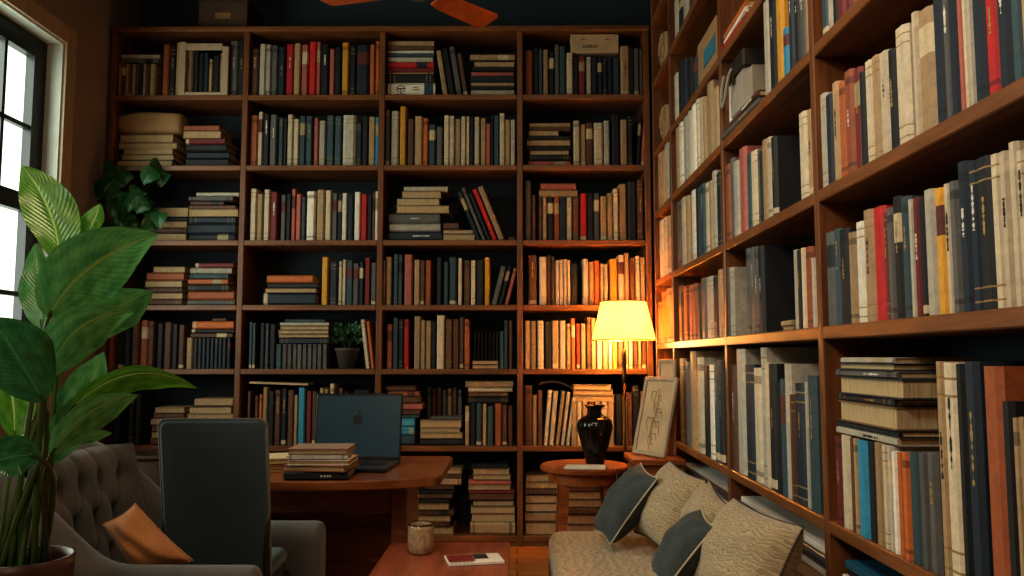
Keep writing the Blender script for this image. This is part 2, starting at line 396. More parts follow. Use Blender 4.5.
# ------------------------------------------------------------------ books
PAL = {'cr': ('cream', '#bfb093'), 'tn': ('tan', '#a08560'), 'br': ('brown', '#5a3b27'), 'bk': ('black', '#15171a'), 'nv': ('navy', '#172531'),
       'tl': ('slate-teal', '#33494e'), 'gy': ('grey', '#575652'), 'lg': ('pale grey', '#a8a18f'), 'rd': ('red', '#b01f1c'), 'dr': ('dark red', '#6e2420'),
       'or': ('orange', '#b5622a'), 'cp': ('copper-brown', '#94502a'), 'yl': ('mustard yellow', '#c48f2a'), 'pk': ('dusty pink', '#a65c4d'),
       'bl': ('bright blue', '#2f86a6'), 'wh': ('off-white', '#d8d0bd'), 'gn': ('dark green', '#26352c')}
def shade(c, k): return tuple(min(1, x * k) for x in c[:3]) + (1,)
def cover_mesh(mb, T, D, L, col, flat, flip, bands, TM=None):
    h = T / 2; b = min(.0035, T * .18); c = min(.011, h * .8); c2 = c + .003; hi = h - b
    outer = [(h, D), (h, c), (h * .62, 0), (-h * .62, 0), (-h, c), (-h, D)]
    inner = [(hi, D), (hi, c2), (hi * .5, c2), (-hi * .5, c2), (-hi, c2), (-hi, D)]
    ls = [0] + [x * L for p in bands for x in p[:2]] + [L]
    cols = []
    for i in range(len(ls) - 1): cols.append(col if i % 2 == 0 else bands[i // 2][2])
    vs = []; fs = []; fc = []
    def mp(t, d, l):
        if flip: d = D - d
        return (l - L / 2, d, t + h) if flat else (t, d, l)
    for l in ls:
        for p in outer + inner: vs.append(mp(p[0], p[1], l))
    for i in range(len(ls) - 1):
        a, e = i * 12, (i + 1) * 12
        for k in range(5):
            fs.append((a + k, a + k + 1, e + k + 1, e + k)); fc.append(cols[i] if k in (1, 2, 3) else col)
            fs.append((a + 6 + k, e + 6 + k, e + 7 + k, a + 7 + k)); fc.append(col)
        for k in (0, 5): fs.append((a + k, e + k, e + 6 + k, a + 6 + k)); fc.append(col)
    for base in (0, (len(ls) - 1) * 12):
        for k in range(5): fs.append((base + k, base + k + 1, base + 7 + k, base + 6 + k)); fc.append(col)
    mb.add(vs, fs, fc, 0, TM)
def page_box(mb, T, D, L, flat, flip, col=None, TM=None):
    h = T / 2 - min(.0035, T * .18) - .0003; c = min(.011, T * .4) + .0034; g = .004
    d0, d1 = (c, D - .005)
    if flip: d0, d1 = D - d1, D - d0
    if flat: mb.box(-L / 2 + g, L / 2 - g, d0, d1, T / 2 - h, T / 2 + h, col, 0, TM)
    else: mb.box(-h, h, d0, d1, g, L - g, col, 0, TM)
def title_mesh(T, L, flat, r, strong):
    # one ragged strip of foil that reads as worn lettering
    mb = MB(); w = min(.0055, T * (.24 if strong else .19)); e = -.0006; a = r.uniform(.42, .6); n = r.randint(14, 24); ln = r.uniform(.16, .34); vs = []
    for i in range(n + 1):
        l = (a + ln * i / n) * L; k = .06 if r.random() < .3 else r.uniform(.3, 1)
        for t in (-w * k, w * k): vs.append((l - L / 2, e, t + T / 2) if flat else (t, e, l))
    fs = [(2 * i, 2 * i + 1, 2 * i + 3, 2 * i + 2) for i in range(n)]
    return mb.add(vs, fs)

SHELVES = []       # every book: dict of what and where
class Frame: pass
def back(row, bay):
    f = Frame(); f.z = BZ[row]; f.Y = BY + .028; f.right = False
    f.s0, f.s1 = BX[bay] + .019, BX[bay + 1] - .019; f.maxd = .30
    f.ztop = (BTOP - BT if row == 0 else BZ[row - 1] - BT)
    f.s = lambda u, v: PY(u, v, f.Y).x
    f.zz = lambda u, v: PY(u, v, f.Y).z
    f.place = ['top', 'second', 'third', 'fourth', 'fifth', 'sixth', 'lowest'][row] + ' shelf, ' + ['leftmost', 'second', 'third', 'fourth'][bay] + ' bay, back bookcase'
    f.base_v = [94.5, 165, 240, 305, 369, 446, 537][row]
    return f
def right(row, bay):
    f = Frame(); f.z = RZ[row]; f.X = RX + .006; f.right = True
    f.s0, f.s1 = -(RY[bay] - .018), -(RY[bay + 1] + .018); f.maxd = .30
    f.ztop = RZ[row - 1] - .036
    f.s = lambda u, v: -PX(u, v, f.X).y
    f.zz = lambda u, v: PX(u, v, f.X).z
    f.place = {1: 'top visible', 2: 'fifth-lowest', 3: 'fourth-lowest', 4: 'third-lowest', 5: 'second-lowest', 6: 'lowest'}[row] + ' shelf, ' + ['corner', 'far', 'middle', 'near'][bay] + ' bay, right bookcase'
    f.base_v = None; f.flat_v = {1: -80, 2: 15, 3: 90, 4: 180, 5: 310, 6: 400}[row]
    return f
def fill(f, ox, oy, s, spec, off=0.0, depth=None, note=None):
    """one run of books in a bay: 'u x0 x1 ytop colour [lean]' stands, 'f x0 x1 thickness colour [p]' lies on what is below it"""
    run = []
    items = [t.split() for t in spec.replace('\n', ' ').split(';') if t.strip()]
    last = f.s0 + .001
    for it in items:
        kind = it[0]; x0, x1, y = float(it[1]), float(it[2]), float(it[3]); c = it[4]
        u0, u1 = ox + x0 / s, ox + x1 / s
        if kind == 'u':
            lean = math.radians(float(it[5])) if len(it) > 5 else 0.0
            um = (u0 + u1) / 2; v = oy + y / s
            vm = f.base_v - 25 if f.base_v else v
            a, b = f.s(u0, vm), f.s(u1, vm)
            zt = f.zz(um, v); L = min(zt, f.ztop - .006) - f.z - .0008
            if lean: L = (L - (b - a) * abs(math.sin(lean)) * .9) / math.cos(lean)
            g = .0006
            if not lean:
                if a < last + g: a = last + g
                if b > f.s1 - .001: b = f.s1 - .001
                if b - a < .006: continue
                last = b
            else:
                w_ = (b - a); last = max(last, b)
            run.append(dict(kind='u', a=a, b=b, L=max(L, .08), c=c, lean=lean, px=(u0, v, u1), z=f.z + .0008))
        else:
            vm = f.base_v - 20 if f.base_v else oy + y / s
            vm = f.base_v - 20 if f.base_v else f.flat_v
            a, b = f.s(u0, vm), f.s(u1, vm)
            a = max(a, f.s0 + .012); b = min(b, f.s1 - .012)
            T = y / s * (.0063 if not f.right else -(a + b) / 2 / F)
            z = f.z + .0008
            for r in run:
                if min(b, r['b']) - max(a, r['a']) > .012: z = max(z, r['z'] + (r['T'] if r['kind'] == 'f' else r['L']) + .0006)
            if z + T > f.ztop - .004: continue
            run.append(dict(kind='f', a=a, b=b, T=T, c=c, z=z, pages=('p' in it[5:]), tilt=0, px=(u0, 0, u1)))
    for r in run: r['f'] = f; r['off'] = off; r['D'] = depth; r['note'] = note
    SHELVES.append(run)
    return run
A = (90, 0, 3.387); B = (370, 0, 3.387); C = (90, 160, 3.387); D_ = (370, 160, 3.387); E_ = (90, 300, 3.387); F_ = (370, 300, 3.387); G = (260, 406, 3.387)
# top shelf
fill(back(0, 0), *A, 'u 93 106 215 tn;u 106 119 212 br;u 119 131 216 tn;u 131 142 214 br;u 142 154 218 tn;u 154 166 214 br;u 166 178 216 bk;u 178 190 214 tn;u 190 202 217 br;u 202 222 216 tn;f 97 228 16 gy;f 97 232 16 lg;u 245 268 150 cp;u 268 288 155 bk;u 288 312 143 tn;u 318 346 165 tn;u 350 366 170 bk;u 366 384 180 bk;u 384 402 180 nv;u 402 415 200 tn;u 415 438 188 bk;u 438 452 180 tn;u 470 500 138 gy;u 501 522 140 bk')
fill(back(0, 1), *A, 'u 545 570 165 br;u 573 594 148 lg;u 594 612 150 lg;u 612 635 152 gy;u 637 660 160 nv;u 663 688 148 rd;u 690 712 146 tn;u 716 738 150 pk;u 741 765 140 rd;u 766 780 140 pk;u 782 808 150 bk;u 811 828 165 pk;u 829 849 160 bk;u 852 876 143 yl;u 880 900 155 bk;u 902 945 152 nv;u 948 964 150 or;u 965 980 138 or')
fill(back(0, 2), *B, 'f 32 220 49 wh;f 38 215 31 bk;f 38 215 5 tn;f 40 215 18 dr;f 40 215 20 rd;f 40 212 16 lg;f 45 215 14 tl;f 45 214 11 wh;f 60 215 14 br;f 55 215 21 tn')
fill(back(0, 2), *B, 'u 248 266 168 tn -9;u 270 289 160 bk -9;u 294 314 155 gy -9;u 318 333 180 br -9', note='right')
fill(back(0, 2), *B, 'f 342 488 23 lg;f 340 486 13 bk;f 342 488 14 tn;f 338 488 22 nv;f 342 486 15 pk;f 345 488 16 bk;f 352 490 16 tn p;f 340 490 9 bk;f 338 490 20 tn', note='stack')
fill(back(0, 3), *B, 'u 526 552 170 cp;u 556 570 163 nv;u 571 585 165 tl;u 587 604 168 tn;u 605 625 175 bk;u 627 642 150 gy;u 643 662 156 tl;u 665 688 178 cr;u 690 706 192 bk;u 708 729 190 dr;u 733 750 192 lg;u 752 769 194 nv;u 770 787 194 nv;u 788 804 194 nv;u 805 822 194 nv;u 823 845 195 tl;u 849 880 155 tn;u 881 893 165 bk;u 894 911 163 gy;u 913 926 165 gy')
# second shelf
fill(back(1, 0), *A, 'f 85 278 22 tn p;f 105 282 20 cr p;f 110 280 20 tn p;f 80 290 22 cr p;f 95 278 28 tn p')
fill(back(1, 0), *A, 'f 325 468 28 bk;f 325 468 25 nv;f 325 460 25 bk;f 320 455 20 dr;f 310 440 26 tn p;f 312 432 22 cp', note='stack')
fill(back(1, 1), *A, 'u 540 567 390 cp;u 568 584 378 cr;u 586 606 385 bk;u 609 632 388 gy;u 638 654 398 tl;u 655 665 400 bk;u 667 686 387 cr;u 687 706 402 cr;u 709 729 392 tl;u 730 752 392 tl;u 757 772 398 pk;u 775 797 408 lg;u 801 826 390 tl;u 829 852 393 tl;u 856 900 390 lg;u 901 920 415 nv;u 921 940 395 bk;u 943 965 395 tn;u 966 978 397 bl')
fill(back(1, 2), *B, 'u 50 66 372 gy;u 71 97 375 lg;u 101 122 360 yl;u 128 149 402 br;u 151 178 393 tn;u 180 197 400 or;u 199 222 420 tl;u 226 245 428 gy;u 251 268 390 cr;u 269 286 392 cr;u 288 307 402 tn;u 309 324 394 cr;u 325 337 393 cr;u 339 350 400 bk;u 353 371 396 lg;u 375 393 400 tn;u 394 408 418 pk;u 409 418 390 bk;u 420 437 390 tl;u 439 457 383 cr;u 458 475 405 tn;u 476 492 405 lg')
fill(back(1, 3), *B, 'f 536 680 20 pk;f 538 680 18 bk;f 540 675 16 tn p;f 532 680 16 bk;f 530 680 20 tn p;f 536 678 15 bk;f 537 640 16 tn p;f 540 678 14 br;f 540 678 15 tn;u 690 711 408 cr;u 713 732 420 tn;u 733 755 415 br;u 758 790 415 cr;u 793 812 408 lg;u 820 846 385 bk;u 849 872 405 tn;u 874 890 395 bk;u 902 913 395 bk 3;u 917 929 420 pk 4;u 932 943 422 pk 4')
# third shelf
fill(back(2, 0), *C, 'f 175 325 26 tn p;f 175 325 20 br;f 182 325 22 tn p;f 183 325 14 bk;f 183 328 34 cr p')
fill(back(2, 0), *C, 'f 335 488 24 bk;f 328 490 36 nv;f 330 490 24 nv;f 330 500 24 tn p;f 330 490 15 br;f 335 447 14 br;f 330 480 16 gy;f 355 500 14 lg', note='stack')
fill(back(2, 1), *C, 'u 541 563 97 cr;u 564 583 115 tn;u 588 608 100 cr;u 610 634 108 dr;u 645 662 118 gy;u 664 679 115 bk;u 680 695 97 pk;u 697 714 115 pk;u 716 728 125 tl;u 733 762 106 wh;u 767 793 100 tn;u 796 816 102 cr;u 819 837 112 gy;u 838 852 115 bk;u 853 870 112 wh;u 872 890 118 nv;u 895 915 108 wh;u 918 938 115 rd;u 939 954 118 bk;u 955 964 110 br;u 965 977 106 wh')
fill(back(2, 2), *D_, 'f 62 243 33 nv;f 65 238 26 lg;f 62 235 36 gy;f 88 268 25 cr p;f 88 235 26 cr p;f 105 240 24 cr p;f 112 262 18 lg')
fill(back(2, 2), *D_, 'f 246 356 23 cr p;f 246 350 15 cr p;f 248 300 25 br;u 362 376 105 nv -22;u 381 393 92 gy -22;u 398 410 110 nv -22;u 416 432 96 rd -22;u 438 457 86 tn -22;f 470 490 14 br', note='right')
fill(back(2, 3), *D_, 'u 525 546 70 gy;u 548 562 118 br;u 572 583 126 br;u 585 599 125 tn;u 601 622 125 bk;u 623 643 125 cp;u 644 665 125 nv;u 666 684 126 cr;u 686 708 125 br;f 573 704 25 tn;f 578 698 24 pk;u 712 735 112 rd;u 738 757 112 bk;u 758 778 112 gy;u 781 803 122 tn;u 805 823 112 tn;u 825 842 97 cr;u 845 870 80 tn;u 874 904 72 bk;u 906 927 68 br')
# fourth shelf
fill(back(3, 0), *C, 'f 190 312 20 br;f 182 312 22 tn p;f 190 310 18 br;f 182 310 22 tn p;f 190 315 28 cp;f 208 318 20 tn p')
fill(back(3, 0), *C, 'f 327 490 18 gy;f 330 485 29 cp;f 328 470 23 bk;f 330 465 18 or;f 335 465 18 tl;f 335 475 21 lg;f 350 480 16 dr', note='stack')
fill(back(3, 1), *C, 'f 583 762 42 nv;f 590 765 15 tn p;f 598 768 18 bk;f 597 752 26 or;u 784 806 328 yl;u 811 837 345 nv;u 841 853 342 cr;u 854 866 337 cr;u 867 890 340 tl;u 891 910 350 gy;u 911 926 345 nv;u 929 948 330 dr;u 952 970 348 gy')
fill(back(3, 2), *D_, 'u 42 51 340 tn;u 53 72 328 tn;u 79 95 318 tl;u 96 109 320 tl;u 116 144 320 pk;u 150 169 338 tn;u 170 185 340 br;u 187 207 340 cp;u 226 242 330 nv;u 250 265 345 tl;u 268 293 328 tl;u 299 311 332 cr;u 319 340 340 br;u 342 358 340 cr;u 361 384 340 bk;u 388 406 330 yl;u 412 430 358 gy 14;u 434 448 358 bk 14;u 456 469 366 pk 14')
fill(back(3, 3), *D_, 'u 536 565 322 br;u 574 598 328 cr;u 600 613 323 br;u 614 627 326 br;u 629 641 340 cr;u 642 654 338 cr;u 655 667 336 cr;u 668 679 339 cr;u 681 704 350 bk;u 721 740 335 cr;u 742 759 345 tn;u 760 778 340 or;u 780 792 350 tn;u 793 806 352 cr;u 813 838 335 yl;u 842 862 322 cr;u 863 879 315 tn;u 881 899 332 br;u 901 915 325 cr;u 917 936 330 tn')
# fifth shelf
fill(back(4, 0), *E_, 'u 45 58 78 br;u 62 78 82 cp;u 92 113 80 bk;u 114 135 84 nv;u 140 164 65 br;u 168 194 68 cp;u 196 216 72 br;u 225 246 80 bk;u 248 274 75 br;u 277 296 82 bk;u 297 318 84 br;u 326 348 128 tn;' + ''.join('u %d %d 128 nv;' % (350 + 14 * k, 363 + 14 * k) for k in range(9)) + 'f 336 478 16 br;f 338 484 13 bk;f 342 482 26 or;f 410 455 10 br')
fill(back(4, 1), *E_, 'u 537 548 75 tl;u 549 560 78 tl;u 575 590 78 bk;u 592 605 80 tl;u 608 627 82 bk;u 629 650 150 tl;' + ''.join('u %d %d 150 gy;' % (651 + 17 * k, 667 + 17 * k) for k in range(9)) + 'f 638 806 22 nv;f 634 806 12 cr p;f 633 806 14 cr p;f 640 806 13 cr p;f 640 806 12 lg;f 656 792 10 tl;u 935 949 65 cr -7;u 953 964 72 or -7')
fill(back(4, 2), *F_, 'u 56 75 82 cp;u 77 95 60 tl;u 97 113 65 bk;u 115 130 65 rd;u 149 171 55 tn;u 172 187 68 tn;u 189 207 70 tn;u 208 222 72 bk;u 226 252 52 cr;u 256 278 65 br;u 280 301 65 br;u 303 318 58 br;u 320 336 65 cp;f 345 436 14 tn p;f 345 436 14 cr p;u 440 454 105 tl;u 455 467 68 tl;u 471 482 70 br')
fill(back(4, 2), *F_, ''.join('u %d %d 105 bk;' % (345 + 13 * k, 357 + 13 * k) for k in range(7)), off=.14, depth=.15, note='row behind')
fill(back(4, 3), *F_, 'u 525 543 70 cr;u 544 563 71 tn;u 568 588 70 cr;u 592 614 75 bk;u 616 639 70 tn;u 643 663 70 cr;u 666 680 80 tn;u 682 695 62 or;u 698 712 80 dr;u 714 730 80 tn;u 733 748 57 br;u 749 765 60 tn;u 768 786 72 cr;u 788 806 75 tn;u 808 820 70 cr;u 822 838 72 yl;u 840 860 80 br;u 861 876 70 tn;u 878 891 84 cr;u 893 908 86 br;u 909 920 84 tn;u 922 938 80 br')
# sixth shelf
fill(back(5, 0), *E_, 'u 60 76 335 bk;u 80 96 330 nv;u 128 146 320 bk;u 150 168 318 bk;f 202 312 22 br;f 204 312 20 tn p;f 208 310 22 br;f 204 312 22 tn;f 212 314 20 br;f 214 316 18 tn p')
fill(back(5, 0), *E_, 'f 325 488 24 br;f 325 486 24 bk;f 328 490 22 br;f 322 488 16 tn p;f 325 490 16 cr p;f 330 475 24 tn p;f 348 478 26 tn', note='stack')
fill(back(5, 1), *E_, 'u 531 542 308 br;u 556 568 325 br;u 570 581 320 or;u 583 599 295 tn;u 601 622 310 bk;u 623 644 305 br;u 646 665 300 bk;u 668 688 305 br;u 690 702 322 tn;u 704 727 297 bl;u 731 748 308 dr;u 750 766 310 br;u 775 790 298 tn;u 792 804 302 tn;u 809 825 284 cr;u 840 855 298 br;u 858 874 310 bk;f 885 966 26 bk;f 886 966 30 br;f 885 965 30 tn;f 886 964 30 nv;f 888 964 25 br;f 890 962 22 tn;f 892 940 20 bk')
fill(back(5, 2), *F_, 'f 106 150 33 tl;f 106 150 26 bl;f 106 150 30 bl;f 106 165 10 tl;f 110 166 16 br;f 110 175 22 pk;f 100 166 22 br;f 58 165 18 cp;f 52 152 18 br')
fill(back(5, 2), *F_, 'f 168 318 22 bk;f 168 314 20 cr p;f 168 305 16 tn p;f 168 310 24 cr p;f 205 310 12 gy;u 322 337 360 tn;u 340 358 350 bk;u 360 378 350 tl;u 381 395 352 tn;u 398 418 360 tl;u 423 447 350 cp;u 449 465 355 br;u 468 484 360 br;f 330 470 20 bk;f 332 468 16 br;f 332 482 14 cr;f 322 485 22 tn', depth=.145, note='front')
fill(back(5, 2), *F_, ''.join('u %d %d %d %s;' % (182 + 18 * k, 198 + 18 * k, 298 + (k * 7) % 11, ['gy', 'br', 'br', 'gy', 'tn', 'br', 'gy'][k]) for k in range(7)), off=.16, depth=.14, note='row behind')
fill(back(5, 3), *F_, 'u 522 550 290 br;u 551 566 322 tn;u 569 584 305 br;u 588 602 305 cr 5;u 607 622 308 cr 5;u 628 640 308 tn 7;u 646 658 312 cr 7;u 664 675 330 cr 8;u 683 700 345 tn;u 701 718 345 cr;u 720 738 345 tn;u 740 760 345 br;u 762 780 345 tn;u 782 806 345 cr;u 807 828 345 tn;f 690 830 22 cr p;f 690 826 18 cr p;f 690 820 16 tn p;u 834 855 320 bk;u 858 872 330 tn;u 873 891 315 br;u 893 915 290 bk;u 917 936 310 br')
# lowest shelf
fill(back(6, 1), *G, 'f -20 60 24 br;f -16 60 22 bk;f -20 58 26 br;f -12 58 24 tn;f 90 210 26 bk;f 95 205 22 br;f 92 208 20 bk;f 240 350 24 br;f 242 348 26 bk')
fill(back(6, 2), *G, 'f 530 655 24 tn p;f 530 640 18 br;f 530 645 18 tn p;f 530 655 20 br;f 530 640 20 tn p;f 530 640 14 bk;f 530 650 16 br;f 532 655 14 bk;f 560 655 14 br;f 600 680 22 tn;f 612 680 16 br;f 620 682 16 tn p')
fill(back(6, 2), *G, 'f 712 868 40 tn;f 715 868 28 tn p;f 712 865 23 cr p;f 720 860 19 tn p;f 708 860 22 br;f 706 862 13 dr;f 704 850 15 tn p;f 705 850 16 pk;f 720 850 18 tn p;f 720 845 18 cr p;f 715 840 16 bk', note='stack')
fill(back(6, 3), *G, 'f 895 1020 40 tn p;f 897 1016 34 tn;f 893 1018 28 cr p;f 890 1020 26 tn p;f 896 1014 22 br;f 894 1018 20 tn p;f 900 1012 24 cr p')
fill(back(6, 3), *G, 'f 1026 1160 34 tn;f 1028 1162 30 tn p;f 1024 1160 24 br;f 1028 1158 26 cr p;f 1030 1162 24 tn p;f 1026 1156 22 br;f 1030 1156 22 tn p', note='stack')
# ---- right bookcase, far to near
R1 = (812, 0, 3.03); R2 = (914, 0, 3.03); R3 = (812, 140, 3.03); R4 = (914, 130, 2.88); R5 = (816, 340, 2.44)
C1 = (718, 0, 4.43); C2 = (718, 110, 4.43); C3 = (718, 225, 5.01); CB = (665, 335, 3.2); B1 = (645, 0, 4.43); B2 = (645, 75, 4.43); B3 = (645, 165, 3.2)
fill(right(3, 3), *R1, 'u 22 40 -120 tl;u 42 55 -110 lg;u 56 69 -125 bk;u 70 90 -150 dr;u 91 108 -150 dr;u 112 132 -180 pk;u 134 165 -190 or;u 168 190 -210 br;u 194 220 -240 tn')
r = fill(right(4, 3), *R1, 'u 20 36 285 lg;u 37 55 288 nv;u 58 74 250 tn;u 75 91 250 or;u 93 115 215 cp;u 117 139 208 dr;u 140 152 220 bk;u 153 173 185 cr;u 174 195 170 tn;u 196 222 158 cr;u 224 241 150 bk;u 242 277 83 cr;u 296 310 38 cr;u 311 352 30 tn;u 356 380 -60 nv;u 383 401 -75 gy;u 403 425 -70 nv;u 427 442 -90 pk;u 443 457 -100 cr;u 458 470 -100 lg;u 472 502 -120 nv;u 506 540 -135 rd;u 543 577 -150 nv;u 580 612 -170 tl;u 614 650 -180 tn;u 655 690 -200 bk;u 694 720 -220 cr')
fill(right(5, 3), *R3, 'u 36 58 280 gy;u 59 77 270 tl;u 78 103 270 bk;u 105 124 280 tn;u 126 150 248 wh;u 151 175 212 tn;u 176 207 203 rd;u 208 220 220 dr;u 221 237 205 gy;u 239 260 172 bk;u 263 286 172 tl;u 288 300 180 lg;u 302 318 175 dr;u 320 336 178 bk')
fill(right(5, 3), *R4, 'u 24 50 172 lg;u 52 76 168 yl;u 78 93 155 cr;u 95 115 148 gy;u 119 145 92 nv;u 146 169 90 nv;u 171 211 78 bk;u 213 237 70 cr;u 239 260 62 cr;u 262 284 35 cr;u 286 306 60 cr;u 308 340 50 lg;u 345 375 30 gy', note='right half')
d6 = right(6, 3)
fill(d6, *R5, 'u 42 57 235 dr;u 58 75 232 cr;u 77 87 240 br;u 88 97 240 tn;u 98 117 245 bl;u 120 137 248 bk;u 138 154 250 tn;u 156 167 256 cr;u 168 178 258 lg;u 179 189 272 wh;u 191 204 275 or;u 205 218 275 or;u 220 243 275 tl;u 245 262 275 gy;u 264 282 275 gy;'
     'f 45 186 18 lg;f 44 190 15 bk;f 50 188 52 cr p;f 46 188 17 bk;f 58 205 44 cr p;f 48 192 17 gy;f 56 182 16 cr p;f 62 184 14 lg', depth=.2)
fill(d6, *R5, 'u 285 300 52 tn;u 302 332 55 cr;u 337 352 58 bk;u 356 384 52 nv;u 398 440 64 cp;u 448 470 150 bk;u 472 486 190 tn;u 488 504 188 tn;u 506 530 190 tn', note='right half')
fill(right(2, 2), *C1, 'f 2 120 30 rd;f 4 118 26 wh;f 2 116 30 or', depth=.2)
fill(right(3, 2), *C1, 'f 5 182 30 gy;f 12 184 26 br', depth=.27, off=-.012)
fill(right(3, 2), *C1, 'u 191 214 -80 lg;u 216 243 -75 bk;u 246 273 -110 yl;u 276 300 130 bl;u 303 322 -120 nv;u 324 346 -120 bk;u 350 376 -140 gy;u 379 392 -140 tn', note='right half')
fill(right(4, 2), *C2, 'u 26 47 245 cp;u 49 62 215 gy;u 63 84 228 lg;u 86 114 170 pk;u 121 140 195 tl;u 141 155 185 cr;u 156 167 178 cr;u 168 180 175 gy;u 181 189 180 bk;u 191 211 133 tn;u 213 228 122 cr;u 229 246 120 bk;u 352 382 12 cr;u 386 408 0 tn', depth=.25)
fill(right(5, 2), *C3, 'u 41 52 215 gy;u 54 66 212 lg;u 134 152 118 gy;u 153 171 112 gy;u 172 190 109 gy;u 191 213 106 bk;f 150 300 44 lg;f 312 362 22 tn p;f 312 360 26 tn;u 369 388 125 lg;u 390 405 125 bk;u 409 426 115 cr;u 428 456 110 cp;u 459 474 165 lg', depth=.22)
fill(right(6, 2), *CB, 'u 206 219 95 br;u 222 245 45 lg;u 250 275 95 nv;u 277 299 105 cr;u 302 313 40 lg;u 315 325 88 cr;u 326 346 92 bk;u 350 360 150 bk;u 362 376 140 tl;u 380 393 92 lg;u 396 405 190 br;u 407 437 155 nv;u 441 450 150 lg;u 452 474 130 tl', depth=.29)
fill(right(6, 1), *CB, 'u 42 61 75 gy;u 62 75 85 gy;u 76 90 52 tn;u 92 98 110 tn;u 100 115 72 cr;u 119 135 98 bk;u 138 151 95 wh;u 153 165 85 tl;u 166 180 80 bk', depth=.28)
fill(right(5, 1), *B3, 'u 105 117 387 br;u 119 135 387 dr;u 137 147 385 pk;u 149 160 380 cp;u 163 173 385 bk;u 175 191 362 gy;u 193 211 358 lg;u 213 229 358 bk;u 231 243 335 tn')
fill(right(4, 1), *B3, 'u 99 112 118 gy;u 113 125 105 lg;u 127 138 100 tn;u 146 157 82 wh;u 159 171 75 nv;u 173 187 62 tl;u 189 199 58 cr;u 201 211 52 tn;u 212 222 20 lg;u 224 240 25 bk')
fill(right(3, 1), *B2, 'u 133 144 200 tn;u 147 160 165 wh;u 164 180 150 lg;u 183 195 148 lg;u 201 218 118 wh;u 221 232 108 cr;u 234 249 105 cr;u 251 262 100 tn;u 268 290 35 tn;u 294 318 60 tn', depth=.26)
fill(right(2, 1), *B1, 'u 126 141 330 lg;u 143 160 280 bk;u 162 178 270 nv;u 180 202 268 bk;u 204 222 265 nv')
fill(right(1, 1), *B1, 'u 124 141 0 lg;u 144 162 -10 bk;u 166 184 -20 lg;u 190 210 -40 br;u 212 234 -55 or')
fill(right(5, 0), *B3, 'u 37 49 440 or;u 51 62 408 or;u 64 78 395 tn')
fill(right(4, 0), *B3, 'u 44 56 178 cr;u 58 66 168 cr;u 68 77 165 tn')
fill(right(3, 0), *B2, 'u 53 66 345 tn;u 68 80 338 tn;u 83 98 305 lg;u 101 118 310 gy')

# ---- choose which books are objects of their own (the ones that show largest) and build them
allb = [b for run in SHELVES for b in run]
OCC = [(160, 418, 262, 576), (0, 235, 150, 420), (594, 302, 657, 344), (578, 402, 612, 458), (306, 398, 402, 472), (593, 464, 806, 576), (541, 456, 628, 475), (0, 440, 150, 576), (90, 165, 150, 240), (632, 372, 668, 475)]
FOCAL = Vector((0, 0, CAMH))
def proj(p):
    d = Vector(p) - FOCAL
    c, s = math.cos(-YAW), math.sin(-YAW); x = d.x * c - d.y * s; y = d.x * s + d.y * c
    cy = y * math.cos(PITCH) + d.z * math.sin(PITCH); cz = -y * math.sin(PITCH) + d.z * math.cos(PITCH)
    return 512 + F * x / cy, 288 - F * cz / cy
for b in allb:
    f = b['f']; z0 = b['z']; z1 = b['z'] + (b['T'] if b['kind'] == 'f' else b['L'])
    pts = [proj((s, f.Y, z) if not f.right else (f.X, -s, z)) for s in (b['a'], b['b']) for z in (z0, z1)]
    u0, u1 = max(0, min(p[0] for p in pts)), min(1024, max(p[0] for p in pts)); v0, v1 = max(0, min(p[1] for p in pts)), min(576, max(p[1] for p in pts))
    a = max(0, u1 - u0) * max(0, v1 - v0)
    for o in OCC:
        ov = max(0, min(u1, o[2]) - max(u0, o[0])) * max(0, min(v1, o[3]) - max(v0, o[1])); a -= ov
    b['area'] = a * (.35 if b['off'] > 0 else 1); b['pw'] = u1 - u0; b['ph'] = v1 - v0
NIND = 300
for i, b in enumerate(sorted(allb, key=lambda q: -q['area'])): b['ind'] = i < NIND
def word(b): return PAL[b['c']][0]
used = set()
def size(b, mates):
    if b['kind'] == 'u':
        L = sorted(m['L'] for m in mates if m['kind'] == 'u'); w_ = b['b'] - b['a']; W = sorted(m['b'] - m['a'] for m in mates if m['kind'] == 'u')
        t = 'slim ' if w_ < W[0] * .55 + W[len(W) // 2] * .45 else 'thick ' if w_ > W[len(W) // 2] * 1.25 else ''
        return t
    return ''
ORD = ['first', 'second', 'third', 'fourth', 'fifth', 'sixth', 'seventh', 'eighth', 'ninth', 'tenth', 'eleventh', 'twelfth', 'thirteenth', 'fourteenth', 'fifteenth', 'sixteenth', 'seventeenth', 'eighteenth', 'nineteenth', 'twentieth', 'twenty-first', 'twenty-second', 'twenty-third', 'twenty-fourth', 'twenty-fifth', 'twenty-sixth', 'twenty-seventh', 'twenty-eighth', 'twenty-ninth', 'thirtieth']
bays = {}
for b in allb: bays.setdefault(b['f'].place, []).append(b)
